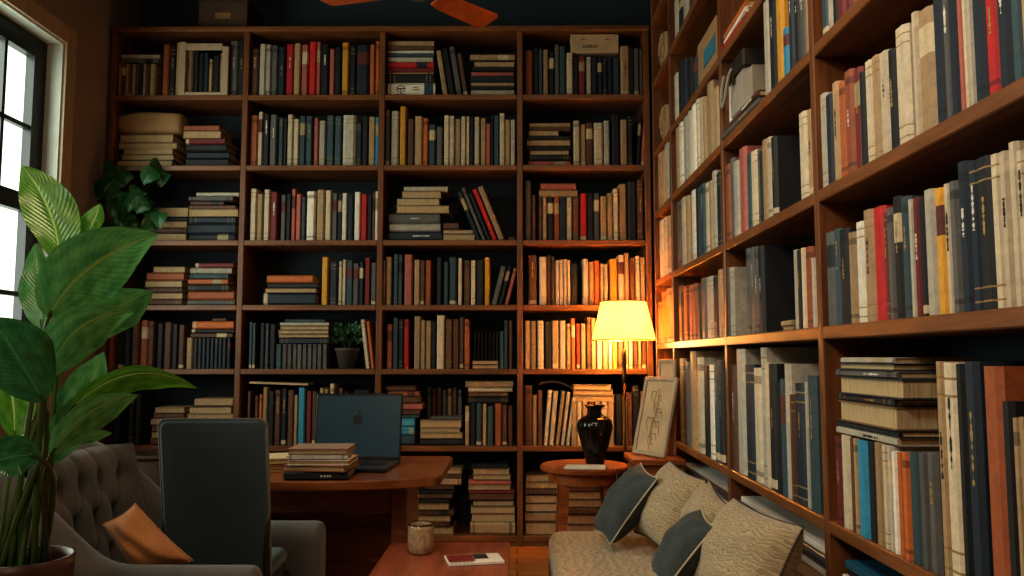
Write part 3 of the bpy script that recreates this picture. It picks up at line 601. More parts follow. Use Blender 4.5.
def label(b):
    f = b['f']; mates = bays[f.place]; w_ = word(b); cands = []
    same = [m for m in mates if m['c'] == b['c']]
    if b['kind'] == 'u':
        run = sorted([m for m in mates if m['kind'] == 'u' and m['off'] == b['off']], key=lambda m: m['a']); i = run.index(b)
        pose = 'tilted' if b['lean'] else 'upright'
        if b['off']: cands.append('%s book, %s of the row set back, %s' % (w_, ORD[i], f.place))
        else:
            if len(same) == 1: cands.append('only %s book, %s, %s' % (w_, pose, f.place))
            if 0 < i < len(run) - 1:
                l, r_ = word(run[i - 1]), word(run[i + 1])
                if sum(1 for k in range(1, len(run) - 1) if word(run[k]) == w_ and {word(run[k - 1]), word(run[k + 1])} == {l, r_}) == 1 and l != r_:
                    cands.append('%s book between %s and %s, %s' % (w_, l, r_, f.place))
            cands.append('%s%s book, %s from left, %s' % (size(b, mates), w_, ORD[i] if i else 'first', f.place))
    else:
        fl = [m for m in mates if m['kind'] == 'f']
        stacks = []
        for m in fl:
            for s_ in stacks:
                if any(min(m['b'], q['b']) - max(m['a'], q['a']) > .02 for q in s_): s_.append(m); break
            else: stacks.append([m])
        stacks.sort(key=lambda s_: s_[0]['a'])
        si = [k for k, s_ in enumerate(stacks) if b in s_][0]; st = sorted(stacks[si], key=lambda m: m['z']); i = st.index(b)
        sn = 'pile' if len(stacks) == 1 else ('left pile' if si == 0 else 'right pile' if si == len(stacks) - 1 else 'middle pile')
        how = 'page-edge-out' if b['pages'] else 'flat'
        n = len(st)
        if len(same) == 1: cands.append('only %s book, lying flat in %s, %s' % (w_, sn, f.place))
        if n == 1: cands.append('%s book lying flat alone at %s, %s' % (w_, 'left' if si == 0 else 'right', f.place))
        pos = 'topmost' if i == n - 1 else 'bottommost' if i == 0 else ORD[i] + ' from bottom' if i < n / 2 else ORD[n - 1 - i] + ' from top'
        cands.append('%s %s book, %s of %s, %s' % (how, w_, pos, sn, f.place))
    for c_ in cands:
        if c_ not in used and len(c_.split()) <= 16: used.add(c_); return c_
    return cands[-1]
rest = MB()
SIT = {}
for b in allb:
    f = b['f']; r = random.Random(int(b['a'] * 9973) + int(b['z'] * 7919)); base = lin(PAL[b['c']][1]); col = shade(base, r.uniform(.85, 1.15))
    flat = b['kind'] == 'f'
    if flat:
        T, L = b['T'], b['b'] - b['a']; D = (b['D'] or r.uniform(.2, .26)) * r.uniform(.94, 1); mid = (b['a'] + b['b']) / 2; yaw = r.uniform(-.02, .02)
        dep = (.002 if f.right else .006) + b['off'] * (f.right) + r.uniform(0, .004 if f.right else .012); z = b['z']
        pc = b['pages']
        if pc: col = shade(lin(r.choice(['#5a3b27', '#8a6a45', '#2c2f33', '#6b5136', '#a08a64'])), 1)
    else:
        T, L = b['b'] - b['a'] - .0008, b['L']; D = b['D'] * r.uniform(.93, 1) if b['D'] else min(f.maxd - .01, max(.15, L * r.uniform(.6, .75))); mid = (b['a'] + b['b']) / 2; yaw = 0
        dep = b['off'] + r.uniform(0, .004 if f.right else .008); z = b['z']; pc = False
    lean = b.get('lean', 0)
    if f.right: R = Matrix.Rotation(-math.pi / 2 + yaw, 4, 'Z')
    else: R = Matrix.Rotation(yaw, 4, 'Z')
    if lean:
        Rl = Matrix.Rotation(lean, 4, 'Y'); piv = Vector((T / 2 if lean > 0 else -T / 2, 0, 0))
        loc_l = Vector((piv.x, 0, 0)) - (Rl @ piv); R = R @ Rl
    else: loc_l = Vector((0, 0, 0))
    s_ = mid + loc_l.x; zz = z + loc_l.z
    pos = Vector((s_, f.Y + dep, zz)) if not f.right else Vector((f.X + dep, -s_, zz))
    TM = Matrix.Translation(pos) @ R
    bands = []
    k = r.random()
    if not pc:
        if k < (.3 if sum(col[:3]) < .6 else .1): dk = shade(col, .45); bands = [(.06, .10, dk), (.86, .93, dk)]
        elif k < (.42 if sum(col[:3]) < .6 else .17): bands = [(.62, .86, lin(r.choice(['#c3b08a', '#5a2a20', '#20242a', '#9b8a66'])))]
        elif k < .55: g_ = lin('#8d7340'); bands = [(.05, .062, g_), (.14, .152, g_), (.84, .852, g_), (.92, .932, g_)]
        elif k < .62: bands = [(.02, .09, lin('#b9a888'))]
    b['top'] = z + (T if flat else L)
    if b['ind']:
        m1 = MB(); cover_mesh(m1, T, D, L, col, flat, pc, bands)
        o = m1.build('book', M['book']); o.matrix_world = TM
        m2 = MB(); page_box(m2, T, D, L, flat, pc); m2.build('page_block', M['pages'], o)
        if not pc and b['area'] > 380 and T > .016 and r.random() < (.55 if sum(col[:3]) < .5 else .16):
            dark = sum(col[:3]) < .5
            title_mesh(T, L, flat, r, b['area'] > 900).build('spine_title', (M['gilt'] if r.random() < .6 else M['white_foil']) if dark else M['ink'], o)
        tag(o, label(b), 'book', 'books on the ' + f.place)
        b['obj'] = o
    else:
        cover_mesh(rest, T, D, L, col, flat, pc, bands, TM); page_box(rest, T, D, L, flat, pc, lin('#a98f66'), TM)
o = rest.build('books', M['book']); tag(o, 'the many smaller books filling the shadowed and distant shelf space', 'books', kind='stuff')
# ------------------------------------------------------------------ things in and on the bookcases
# empty wooden frame on the top shelf, standing in front of the books
f0 = PY(90 + 299 / 3.387, 94, BY + .012).x; f1 = PY(90 + 467 / 3.387, 94, BY + .012).x; ft = PY(200, 143 / 3.387, BY + .012).z - BZ[0]
m = MB(); fw_ = .042
m.bbox(f0, f0 + fw_, 0, .018, 0, ft, .003).bbox(f1 - fw_, f1, 0, .018, 0, ft - .03, .003).bbox(f0 + fw_, f1 - fw_, 0, .018, ft - fw_ - .012, ft - .01, .003).bbox(f0 + fw_, f1 - fw_, 0, .018, 0, .02, .003)
tag(m.build('picture_frame', M['casing'], None, (0, BY + .004, BZ[0] + .001)), 'empty pale wooden frame standing before books on top shelf, leftmost bay', 'picture frame')
# parcel on the tan pile, second shelf leftmost bay
pz = max(b['top'] for b in SHELVES[[i for i, r in enumerate(SHELVES) if r and r[0]['f'].place.startswith('second shelf, leftmost')][0]])
p0 = PY(90 + 85 / 3.387, 130, BY + .03).x; p1 = PY(90 + 300 / 3.387, 130, BY + .03).x
m = MB(); vs = []; fs = []; nx, na = 14, 20
for i in range(nx + 1):
    t = i / nx; rr = .5 * (1 - .25 * abs(2 * t - 1) ** 4)
    for k in range(na):
        a = 2 * math.pi * k / na; c_, s_ = math.cos(a), math.sin(a); e = .55
        y = .1 + .1 * math.copysign(abs(c_) ** e, c_) * (rr * 2) * .95; z = .078 + .074 * math.copysign(abs(s_) ** e, s_) * rr * 2 + .004 * math.sin(9 * t + 2 * a) + .012 * t * (s_ > 0)
        vs.append((p0 + (p1 - p0) * t, y, max(z, .0)))
for i in range(nx):
    for k in range(na): fs.append((i * na + k, (i + 1) * na + k, (i + 1) * na + (k + 1) % na, i * na + (k + 1) % na))
fs.append(tuple(range(na))); fs.append(tuple(nx * na + k for k in range(na))[::-1]); m.add(vs, fs)
tag(m.build('paper_parcel', M['wrap'], None, (0, BY + .03, pz + .001), smooth=True), 'brown wrapped parcel bundled on top of the tan pile, second shelf leftmost bay', 'parcel')
# card resting on the books of the top shelf, fourth bay
def top_of(place, s0, s1, kind='u'):
    return max(b['top'] for b in allb if b['f'].place == place and min(s1, b['b']) - max(s0, b['a']) > .004)
cx0 = PY(370 + 680 / 3.387, 45, BY + .05).x; cx1 = PY(370 + 842 / 3.387, 45, BY + .05).x
cz = top_of('top shelf, fourth bay, back bookcase', cx0, cx1) + .001
ch = min(PY(600, 101 / 3.387, BY + .05).z - cz, BTOP - BT - cz - .006)
cd = thing('card_box', 'pale flat card box with faint print resting on dark book set', 'box', ((cx0 + cx1) / 2, BY + .035, cz))
hw = (cx1 - cx0) / 2
MB().bbox(-hw, hw, 0, .12, 0, ch, .004).build('box_body', M['card_pale'], cd)
q = MB()
for (a, b_, z) in ((-.6, -.32, .68), (.42, .66, .68), (-.5, .2, .34), (-.5, .1, .26)):
    n_ = 5
    for i in range(n_): q.box(hw * (a + (b_ - a) * i / n_), hw * (a + (b_ - a) * (i + .6) / n_), -.0012, -.0004, ch * z, ch * z + .006 + .006 * ((i * 7) % 3) / 3)
q.build('faint_print', M['ink'], cd)
# carton on top of the back bookcase
bx = thing('cardboard_box', 'plain brown cardboard box on top of back bookcase, left of the fan', 'box', (PY(225, 20, BY + .1).x, BY + .19, BTOP + .001))
MB().bbox(-.16, .16, -.13, .13, 0, .20, .004).build('box_body', M['card_dark'], bx)
MB().box(-.165, .165, -.135, .135, .201, .235).build('lid', M['card_dark'], bx)
MB().box(-.05, .05, -.1312, -.1303, .08, .12).build('label_patch', M['card'], bx)
# big white book's emblem (bottom of the mixed pile, third bay)
wb = [b for b in allb if b['f'].place.startswith('top shelf, third') and b['c'] == 'wh' and 'obj' in b]
if wb:
    b = min(wb, key=lambda q: q['z']); o = b['obj']; L = b['b'] - b['a']; T = b['T']; q = MB()
    def tile(x0, x1, z0, z1): q.box(x0, x1, -.0016, -.0006, z0, z1)
    for i in range(9):
        a = i * 2 * math.pi / 9; q.lathe([(.006, 0), (.006, .001)], 8, (0, 0), 0, Matrix.Translation((-.07 + .026 * math.cos(a), -.0006, T * .55 + .022 * math.sin(a))) @ Matrix.Rotation(math.pi / 2, 4, 'X'))
    tile(-.09, -.05, T * .5, T * .6); tile(-.1, -.04, T * .14, T * .2); tile(-.072, -.068, T * .2, T * .5); tile(.01, .04, T * .62, T * .68); tile(.01, .05, T * .44, T * .5); tile(-.22, -.19, T * .6, T * .8)
    q.build('emblem', M['ink'], o)
    MB().box(L / 2 - .07, L / 2 - .012, -.0016, -.0006, T * .05, T * .95).build('end_band', M['screen'], o)

def leaf_mesh(base, tip, width, bendv, roll=0.0, fold=.25, n=18, wave=.02, seed=0, peak=.42):
    base, tip = Vector(base), Vector(tip); ctrl = (base + tip) / 2 + Vector(bendv)
    pts = bez([base, ctrl, tip], n); vs = []; uv = []; fs = []; r = random.Random(seed); ph = r.uniform(0, 6); m_ = 8
    for i, p in enumerate(pts):
        t = i / n; tan = (pts[min(i + 1, n)] - pts[max(i - 1, 0)]).normalized()
        tocam = (Vector((0, 0, CAMH)) - p).normalized()
        nrm = (tocam - tan * tocam.dot(tan)).normalized(); nrm = Matrix.Rotation(roll, 3, tan) @ nrm
        side = tan.cross(nrm).normalized()
        k = math.log(.5) / math.log(peak); tt = t ** k
        wd = width / 2 * max(0.0, math.sin(math.pi * min(1, tt))) ** .72 * (1 - .25 * t ** 6) + .0006
        for j in range(m_ + 1):
            s = j / m_ * 2 - 1
            lift = abs(s) * fold * wd + wave * wd * math.sin(14 * t + ph + (2 if s > 0 else 0)) * abs(s) ** 2 * 3 + .10 * wd * (s * s)
            vs.append(p + side * (s * wd) + nrm * lift); uv.append((j / m_, t))
    for i in range(n):
        for j in range(m_): a = i * (m_ + 1) + j; fs.append((a, a + 1, a + m_ + 2, a + m_ + 1))
    mb = MB(); mb.add(vs, fs); return mb, uv
def put_leaf(mb_uv, mat, parent, name='leaf'):
    mb, uv = mb_uv; o = mb.build(name, mat, parent, smooth=True, uv=uv)
    o.parent = parent; o.matrix_parent_inverse = Matrix.Translation(-parent.location); return o

# trailing plant on the third shelf, leftmost bay
vp = thing('trailing_plant', 'dark trailing pot plant on third shelf of leftmost bay, behind the big leaves', 'plant', (PY(126, 230, BY + .1).x, BY + .1, BZ[2] + .001))
MB().lathe([(.05, 0), (.07, .14), (.075, .15), (.068, .15), (.062, .12), (0, .12)], 24).build('pot', M['pot_grey'], vp, smooth=True)
rr = random.Random(3)
lf = [(rr.gauss(126, 15), rr.gauss(210, 17), rr.uniform(15, 21), rr.uniform(20, 30)) for _ in range(40)]
for i, (u, v, wpx, hpx) in enumerate(lf):
    Y = BY - .02 - .08 * rr.random(); p = PY(u + 6, v - hpx * .22, Y); q_ = PY(u + rr.uniform(-8, 6), v + hpx * .34, Y - .03)
    L_ = put_leaf(leaf_mesh(p, q_, wpx * .0061, (0, -.03, .02), rr.uniform(-.6, .6), .15, 8, .02, i, .35), M['leaf_dark'], vp)
    st = MB().tube(bez([(0, 0, .12), tuple((p - vp.location) * .5 + Vector((0, -.03, .12))), tuple(p - vp.location)], 8), .003, 5).build('stem', M['stem_d'], vp)
# wicker basket below it
bk = thing('wicker_basket', 'dark round wicker basket standing behind the tufted armchair', 'basket', (-2.03, 4.72, 0))
MB().lathe([(.17, 0), (.21, .1), (.235, .3), (.225, .5), (.19, .58), (.185, .60), (.17, .60), (.17, .57), (.2, .48), (.2, .1), (.15, .02), (0, .02)], 40, ripple=lambda a, z: .018 * math.sin(20 * a) * math.cos(z * 90)).build('basket_body', M['wicker'], bk, smooth=True)
MB().tube([(.19 * math.cos(a), .19 * math.sin(a), .60) for a in [2 * math.pi * k / 40 for k in range(41)]], .014, 8).build('rim', M['wicker'], bk, smooth=True)
# small bushy plant on the fifth shelf, second bay
sp_x = PY(347, 350, BY + .09).x
sp = thing('potted_plant', 'small bushy plant in grey pot on fifth shelf, second bay', 'plant', (sp_x, BY + .095, BZ[4] + .001))
MB().lathe([(.048, 0), (.072, .11), (.078, .113), (.078, .13), (.07, .13), (.066, .11), (0, .11)], 28).build('pot', M['pot_grey'], sp, smooth=True)
MB().lathe([(0, .116), (.066, .116), (.066, .111), (0, .111)], 20).build('soil', M['soil'], sp)
bush = MB(); buv = []
for i in range(130):
    a = rr.uniform(0, 2 * math.pi); e = rr.uniform(-.35, 1.1); R_ = rr.uniform(.05, .105)
    p = Vector((math.cos(a) * math.cos(e) * R_ * 1.0, math.sin(a) * math.cos(e) * R_ * .75, .185 + math.sin(e) * R_ * 1.05))
    d = (p - Vector((0, 0, .13))).normalized(); l_ = rr.uniform(.022, .036)
    lm, uv = leaf_mesh(p + sp.location, p + sp.location + (d + Vector((rr.uniform(-.6, .6), rr.uniform(-.6, .2), rr.uniform(-.4, .4)))).normalized() * l_, l_ * .62, (0, 0, .003), rr.uniform(-.9, .9), .15, 4, .0, i, .45)
    bush.add([Vector(q) - sp.location for q in lm.v], lm.f); buv += uv
bush.build('foliage', M['leaf_small'], sp, smooth=True, uv=buv)
st = MB()
for i in range(12):
    a = i * .55; st.tube(bez([(.01 * math.cos(a), .01 * math.sin(a), .11), (.02 * math.cos(a), .02 * math.sin(a), .16), (.055 * math.cos(a), .045 * math.sin(a), .2 + .01 * (i % 4))], 5), .0016, 4)
st.build('stems', M['stem_d'], sp)
# thin magazine lying over the sixth-shelf books of bay two, dark magazine draped in bay four
def sheet(name, label, x0, x1, y0, y1, zf, mat, loc, cat='magazine', th=.008):
    n = 12; vs = []; fs = []
    for i in range(n + 1):
        x = x0 + (x1 - x0) * i / n
        for (y, dz) in ((y0, 0), (y1, 0), (y1, th), (y0, th)): vs.append((x, y, zf(i / n) + dz))
    for i in range(n):
        for k in range(4): fs.append((i * 4 + k, i * 4 + (k + 1) % 4, i * 4 + 4 + (k + 1) % 4, i * 4 + 4 + k))
    fs.append((3, 2, 1, 0)); fs.append(tuple(n * 4 + k for k in range(4)))
    return tag(MB().add(vs, fs).build(name, mat, None, loc, smooth=False), label, cat)
a0 = PY(90 + 545 / 3.387, 378, BY + .06).x; a1 = PY(90 + 742 / 3.387, 378, BY + .06).x
zt = top_of('sixth shelf, second bay, back bookcase', a0, a1)
sheet('magazine', 'thin tan magazine laid across upright books left of the laptop', a0, a1, 0, .18, lambda t: .022 - .012 * t, M['card_pale'], (0, BY + .03, zt + .0), th=.012)
a0 = PY(370 + 572 / 3.387, 385, BY + .06).x; a1 = PY(370 + 686 / 3.387, 385, BY + .06).x
zt = top_of('sixth shelf, fourth bay, back bookcase', a0, PY(370 + 672 / 3.387, 385, BY + .06).x)
sheet('magazine', 'black magazine draped over tilted books left of the vase', a0, a1, 0, .17, lambda t: .028 * (1 - t) + .035 * math.sin(math.pi * t) * .8 + .002, M['leather'], (0, BY + .03, zt), th=.014)

# big dark atlas covers in the right bookcase carry faint lettering
def cover_letters(b, name='cover_lettering'):
    pass
# rolled textiles in the corner bay of the right bookcase
for (z, ymid, lab) in ((RZ[2], 4.78, 'lower of two pale rolled bundles, corner bay of right bookcase'), (RZ[1], 4.78, 'upper of two pale rolled bundles, corner bay of right bookcase')):
    rb = thing('rolled_textile', lab, 'rolled textile', (RX + .175, ymid, z + .001), 0, 'rolled bundles in the corner bay')
    m = MB(); T = Matrix.Translation((0, 0, .115)) @ Matrix.Rotation(math.pi / 2, 4, 'Y')
    m.lathe([(.02, -.16), (.09, -.16), (.108, -.15), (.112, 0), (.108, .15), (.09, .16), (.02, .16)], 32, (0, 0), 0, T, ripple=lambda a, z: .02 * math.sin(5 * a + 8 * z)).build('roll', M['roll'], rb, smooth=True)
    m = MB(); sp_ = [(-.163, .105 * (1 - k / 40) * math.cos(k * .55), .115 + .105 * (1 - k / 40) * math.sin(k * .55)) for k in range(36)]
    m.tube(sp_, .0035, 5).build('rolled_edge', M['wrap'], rb)
    MB().tube([(-.02, .113 * math.cos(a), .115 + .113 * math.sin(a)) for a in [2 * math.pi * k / 24 for k in range(25)]], .004, 6).build('tie', M['pipe_dark'], rb)
# carton with a blue label, far bay of the right bookcase
y1 = PX(645 + 232 / 4.43, 40, RX + .01).y; y0 = PX(645 + 316 / 4.43, 40, RX + .01).y; z_ = RZ[2] + .001
bx = thing('cardboard_box', 'open tan cardboard box with blue label, high in far bay of right bookcase', 'box', (RX + .01, 0, z_))
hh = min(.21, RZ[1] - .036 - z_ - .05)
MB().bbox(0, .24, y0, y1, 0, hh, .003).build('box_body', M['card'], bx)
MB().box(-.004, -.0005, y0 + .02, y0 + (y1 - y0) * .62, hh * .25, hh * .62).build('blue_label', M['blue_ink'], bx)
MB().box(.03, .13, y0 - .0045, y0 - .0005, hh * .3, hh * .66).build('blue_label', M['blue_ink'], bx)
MB().add([(0, y1, hh), (.24, y1, hh), (.22, y1 + .07, hh - .05), (.0, y1 + .08, hh - .07)], [(0, 1, 2, 3)]).build('flap', M['card'], bx)
# canvas satchel on the flat books, middle bay of the right bookcase
pl = 'fourth-lowest shelf, middle bay, right bookcase'
tz = max(b['top'] for b in allb if b['f'].place == pl and b['kind'] == 'f') + .001
y1 = PX(718 + 22 / 4.43, 110, RX + .02).y; y0 = PX(718 + 120 / 4.43, 80, RX + .02).y
sb = thing('canvas_satchel', 'grey canvas satchel with looped strap on flat books, right bookcase middle bay', 'bag', (RX + .022, (y0 + y1) / 2, tz))
hy = (y1 - y0) / 2; hs = .235
MB().bbox(0, .2, -hy + .004, hy * .45, 0, hs, .028).build('bag_body', M['canvas'], sb, smooth=False)
MB().bbox(-.008, .205, -hy + .002, hy * .47, hs * .72, hs + .012, .008).build('flap', M['leather'], sb)
MB().bbox(.01, .16, hy * .5, hy * .72, 0, hs * .93, .008).build('book_block', M['white_paper'], sb)  # two plain blocks stand in for upright books beside the bag
MB().bbox(.01, .16, hy * .76, hy * .93, 0, hs * .98, .006).build('book_block', M['canvas'], sb)
MB().tube(bez([(-.012, -.02, hs * .9), (-.035, .03, hs * .7), (-.03, -.02, hs * .2), (-.03, .10, hs * .12), (-.03, .13, hs * .5), (-.012, .1, hs * .95)], 20), .007, 6).build('strap', M['canvas'], sb, smooth=True)
MB().tube(bez([(.06, -.06, hs + .008), (.06, -.05, hs + .07), (.06, .05, hs + .07), (.06, .06, hs + .008)], 10), .007, 6).build('handle', M['leather'], sb, smooth=True)
MB().bbox(-.012, -.007, -.04, -.015, hs * .6, hs * .8, .001).build('buckle', M['brass'], sb)
# lying folios in the bottom bays of the right bookcase
def folios(bay, top, rows, lab, dx):
    y1, y0 = RY[bay] - .03, RY[bay + 1] + .03; z = RZ[7] + .001
    hbox = top - z - sum(r[0] for r in rows) - .001 * (len(rows) + 2)
    ab = thing('archive_box', 'low wide storage box under the flat folios, bottom of %s bay, right bookcase' % lab, 'box', (RX, 0, z))
    MB().bbox(.03, .33, y0 + .02, y1 - .02, 0, hbox - .05, .004).build('box_body', M['card'], ab)
    MB().bbox(.025, .335, y0 + .015, y1 - .015, hbox - .049, hbox, .004).build('lid', M['card'], ab)
    z += hbox + .001
    for i, (t_, mat, w0, w1, nm) in enumerate(rows):
        o = thing('folio', '%s flat folio, %s in bottom pile of %s bay, right bookcase' % (nm, ['lowest', 'second up', 'third up', 'topmost'][i] if i < len(rows) - 1 else 'topmost', lab), 'folio', (RX, 0, z), 0, 'flat folios in the bottom bays')
        ya, yb = y0 + (y1 - y0) * w0, y0 + (y1 - y0) * w1
        MB().bbox(.02 + .01 * (i % 2), .325 - .01 * (i % 2), ya, yb, 0, t_, .002).build('cover', mat, o)
        z += t_ + .001
FD = [(.02, M['white_paper'], .02, .96, 'pale'), (.018, M['screen'], .0, .99, 'blue-grey'), (.022, M['dark_ink'], .03, .95, 'charcoal'), (.014, M['canvas'], .02, .93, 'grey')]
folios(1, .60, FD, 'far', 0); folios(2, .605, FD[::-1], 'middle', 0)
folios(3, .612, [(.02, M['white_paper'], .02, .98, 'pale'), (.02, M['dark_ink'], .3, .97, 'charcoal'), (.02, M['blue_ink'], .05, .96, 'blue')], 'near', 0)

# ------------------------------------------------------------------ ceiling fan
fz = 2.60; hub = Vector((-.395, 3.17, fz))
fan = thing('ceiling_fan', 'ceiling fan with orange wooden blades hanging before the back bookcase', 'fan', tuple(hub))
MB().lathe([(.0, -.006), (.04, -.003), (.066, .018), (.072, .05), (.068, .09), (.05, .12), (.02, .125), (.0, .125)], 36).build('motor_housing', M['steel'], fan, smooth=True)
MB().lathe([(.013, .12), (.013, ZC - fz - .03)], 16).build('down_rod', M['dark_metal'], fan, smooth=True)
MB().lathe([(.06, ZC - fz - .05), (.06, ZC - fz - .0005)], 24).build('ceiling_mount', M['steel'], fan, smooth=True)
for ang in (47, 166, 286):
    R = Matrix.Rotation(math.radians(ang), 4, 'Z') @ Matrix.Rotation(math.radians(-11), 4, 'X')
    m = MB(); P_ = [(.10, -.038), (.14, -.05), (.395, -.06), (.41, -.05), (.41, .05), (.395, .06), (.14, .05), (.10, .038)]
    m.prism(P_, .018, .027, 0, R).build('blade', M['fan_wood'], fan)
    MB().prism([(.05, -.018), (.17, -.012), (.19, 0), (.17, .012), (.05, .018)], .0275, .034, 0, R).build('blade_bracket', M['dark_metal'], fan)

# ------------------------------------------------------------------ desk
dk = thing('desk', 'reddish wooden desk with rounded top carrying the laptop', 'desk', (0, 0, 0))
DZ = .712
top = [(-1.12, 3.72)] + [(-.30, 3.70), (-.285, 3.66), (-.285, 3.12), (-.30, 3.06)]
fr_ = bez([(-.30, 3.06, 0), (-.45, 2.955, 0), (-.85, 2.90, 0), (-1.12, 2.98, 0)], 14)
top += [(p.x, p.y) for p in fr_[1:]]
MB().prism(top, DZ - .035, DZ).build('desk_top', M['desk'], dk, bevel=.006)
MB().bbox(-1.04, -.485, 3.22, 3.245, .55, DZ - .036, .003).build('apron', M['desk'], dk)
MB().bbox(-.484, -.425, 3.19, 3.58, 0, DZ - .036, .004).build('leg', M['desk'], dk)
MB().bbox(-1.10, -1.041, 3.19, 3.58, 0, DZ - .036, .004).build('leg', M['desk'], dk)
MB().bbox(-1.04, -.485, 3.50, 3.525, .12, DZ - .036, .003).build('modesty_panel', M['desk'], dk)
# laptop
lx0 = PY(313, 440, 3.45).x; lx1 = PY(401, 440, 3.45).x; lw = lx1 - lx0
lp = thing('laptop', 'open dark laptop with emblem on its screen, standing on the desk', 'laptop', ((lx0 + lx1) / 2, 3.45, DZ + .001), math.radians(-3))
MB().bbox(-lw / 2, lw / 2, -.285, 0, 0, .014, .004).build('base', M['laptop'], lp)
ky = MB()
for r_ in range(6):
    for k in range(14):
        x = -lw / 2 + .02 + k * (lw - .04) / 14; y = -.03 - r_ * .024
        ky.box(x, x + (lw - .04) / 14 - .003, y - .02, y, .0141, .0165)
ky.build('keyboard', M['keys'], lp)
MB().box(-.055, .055, -.27, -.185, .0141, .0146).build('touchpad', M['screen'], lp)
lt = thing_ = bpy.data.objects.new('lid', None)
bpy.data.objects.remove(lt)
Lh = .275; TL = Matrix.Translation((0, .002, .014)) @ Matrix.Rotation(math.radians(-7), 4, 'X')
lid = MB().bbox(-lw / 2, lw / 2, 0, .009, 0, Lh, .003, 0, TL).build('lid', M['laptop'], lp)
MB().box(-lw / 2 + .008, lw / 2 - .008, -.0012, -.0002, .012, Lh - .012, None, 0, TL).build('screen', M['screen'], lid)
# emblem: rounded fruit outline with a bite and a leaf
def disc(cx, cz, rx, rz, n=28): return [(cx + rx * math.cos(2 * math.pi * k / n), cz + rz * math.sin(2 * math.pi * k / n)) for k in range(n)]
out = []
for k in range(64):
    a = 2 * math.pi * k / 64; r_ = .021 * (1 + .10 * math.cos(2 * a) * (1 if math.sin(a) > 0 else .3)) * (1 - .16 * math.exp(-((a - math.pi / 2) / .28) ** 2) - .10 * math.exp(-((a - 3 * math.pi / 2) / .3) ** 2))
    x, z = r_ * math.cos(a), r_ * 1.1 * math.sin(a)
    bx_, bz_, br = .024, .003, .0105
    d_ = math.hypot(x - bx_, z - bz_)
    if d_ < br: x, z = bx_ - br * math.cos(math.asin(max(-1, min(1, (z - bz_) / br)))), z
    out.append((x, z))
e = MB(); n = len(out); ez = Lh * .60
e.add([(x - .002, -.002, z + ez) for x, z in out] + [(-.004, -.002, ez)], [(n, k, (k + 1) % n) for k in range(n)], None, 0, TL)
lfp = [(.0 + .011 * t * .8 + s * .004 * math.sin(math.pi * t), .024 + .014 * t - s * .004 * math.sin(math.pi * t)) for s, ts in ((1, [i / 8 for i in range(9)]), (-1, [1 - i / 8 for i in range(1, 8)])) for t in ts]
e.add([(x - .002, -.002, z + ez) for x, z in lfp], [tuple(range(len(lfp)))], None, 0, TL)
e.build('emblem', M['keys'], lid)
MB().lathe([(.0025, 0), (.0025, .0006)], 12, (0, 0), 0, TL @ Matrix.Translation((0, -.0013, Lh - .006)) @ Matrix.Rotation(math.pi / 2, 4, 'X')).build('webcam', M['keys'], lid)
# books on the desk
def pile(x, y, z, rows, where, group, yaw=0):
    for i, (w_, d_, t_, c_, pg, dx, ry, nm) in enumerate(rows):
        m1 = MB(); col = lin(c_); cover_mesh(m1, t_, d_, w_, col, True, pg, [] if pg else [(.05, .08, shade(col, .5)), (.9, .94, shade(col, .5))])
        o = m1.build('book', M['book'], None, (x + dx, y, z), (0, 0, yaw + ry)); m2 = MB(); page_box(m2, t_, d_, w_, True, pg); m2.build('page_block', M['pages'], o)
        if not pg and t_ > .016: title_mesh(t_, w_, True, random.Random(i), True).build('spine_title', M['white_foil'], o)
        tag(o, '%s, %s' % (nm, where), 'book', group); z += t_ + .0006
    return z
px0 = PY(287, 478, 3.0).x; px1 = PY(350, 478, 3.0).x; pw = px1 - px0; pm = (px0 + px1) / 2
pile(pm, 2.96, DZ + .001, [(pw, .19, .03, '#161b22', False, 0, .05, 'thick black book, bottom of the pile before the laptop'), (pw * 1.0, .19, .022, '#8a4a30', True, -.01, -.12, 'worn brown book, second from bottom'),
     (pw * .96, .185, .018, '#d0c8b8', True, .008, .02, 'pale book with white edges, third from bottom'), (pw * .95, .185, .019, '#b9b3a6', False, .004, .07, 'off-white book, fourth from bottom'), (pw * .93, .19, .021, '#93765f', True, .006, .05, 'pale brown book, topmost')], 'desk pile before laptop', 'books piled before the laptop')
pile(PY(268, 470, 3.22).x, 3.16, DZ + .001, [(.22, .2, .016, '#b07c45', True, 0, .3, 'bottom tan notebook'), (.21, .19, .014, '#a0683a', True, -.005, .45, 'middle tan notebook'), (.22, .2, .02, '#cdb58a', True, .0, .36, 'topmost cream notebook')], 'low desk pile beside the dark chair', 'notebooks beside the chair')

# ------------------------------------------------------------------ coffee table, cup and magazine
CT = .457
ct = thing('coffee_table', 'low square reddish wooden table in front of the desk', 'table', (-.252, 2.85, 0))
MB().bbox(-.225, .225, -.30, .30, CT - .03, CT, .004).build('table_top', M['coffee'], ct)
for sx in (-1, 1):
    for sy in (-1, 1): MB().bbox(sx * .19 - .022, sx * .19 + .022, sy * .26 - .022, sy * .26 + .022, 0, CT - .031, .003).build('leg', M['coffee'], ct)
for sy in (-1, 1): MB().bbox(-.166, .166, sy * .26 - .01, sy * .26 + .01, CT - .09, CT - .031, .002).build('apron', M['coffee'], ct)
cp = PZ(420.5, 553, CT)
cu = thing('cup', 'speckled amber glass cup with thick rim on the low table', 'cup', (cp.x, cp.y, CT + .001))
MB().lathe([(.036, 0), (.043, .006), (.0465, .03), (.0465, .085), (.044, .1), (.0415, .102), (.0405, .098), (.042, .085), (.042, .02), (0, .016)], 40).build('cup_body', M['mug'], cu, smooth=True)
MB().lathe([(0, .082), (.0418, .082), (.0418, .078), (0, .078)], 32).build('cup_contents', M['wax'], cu)
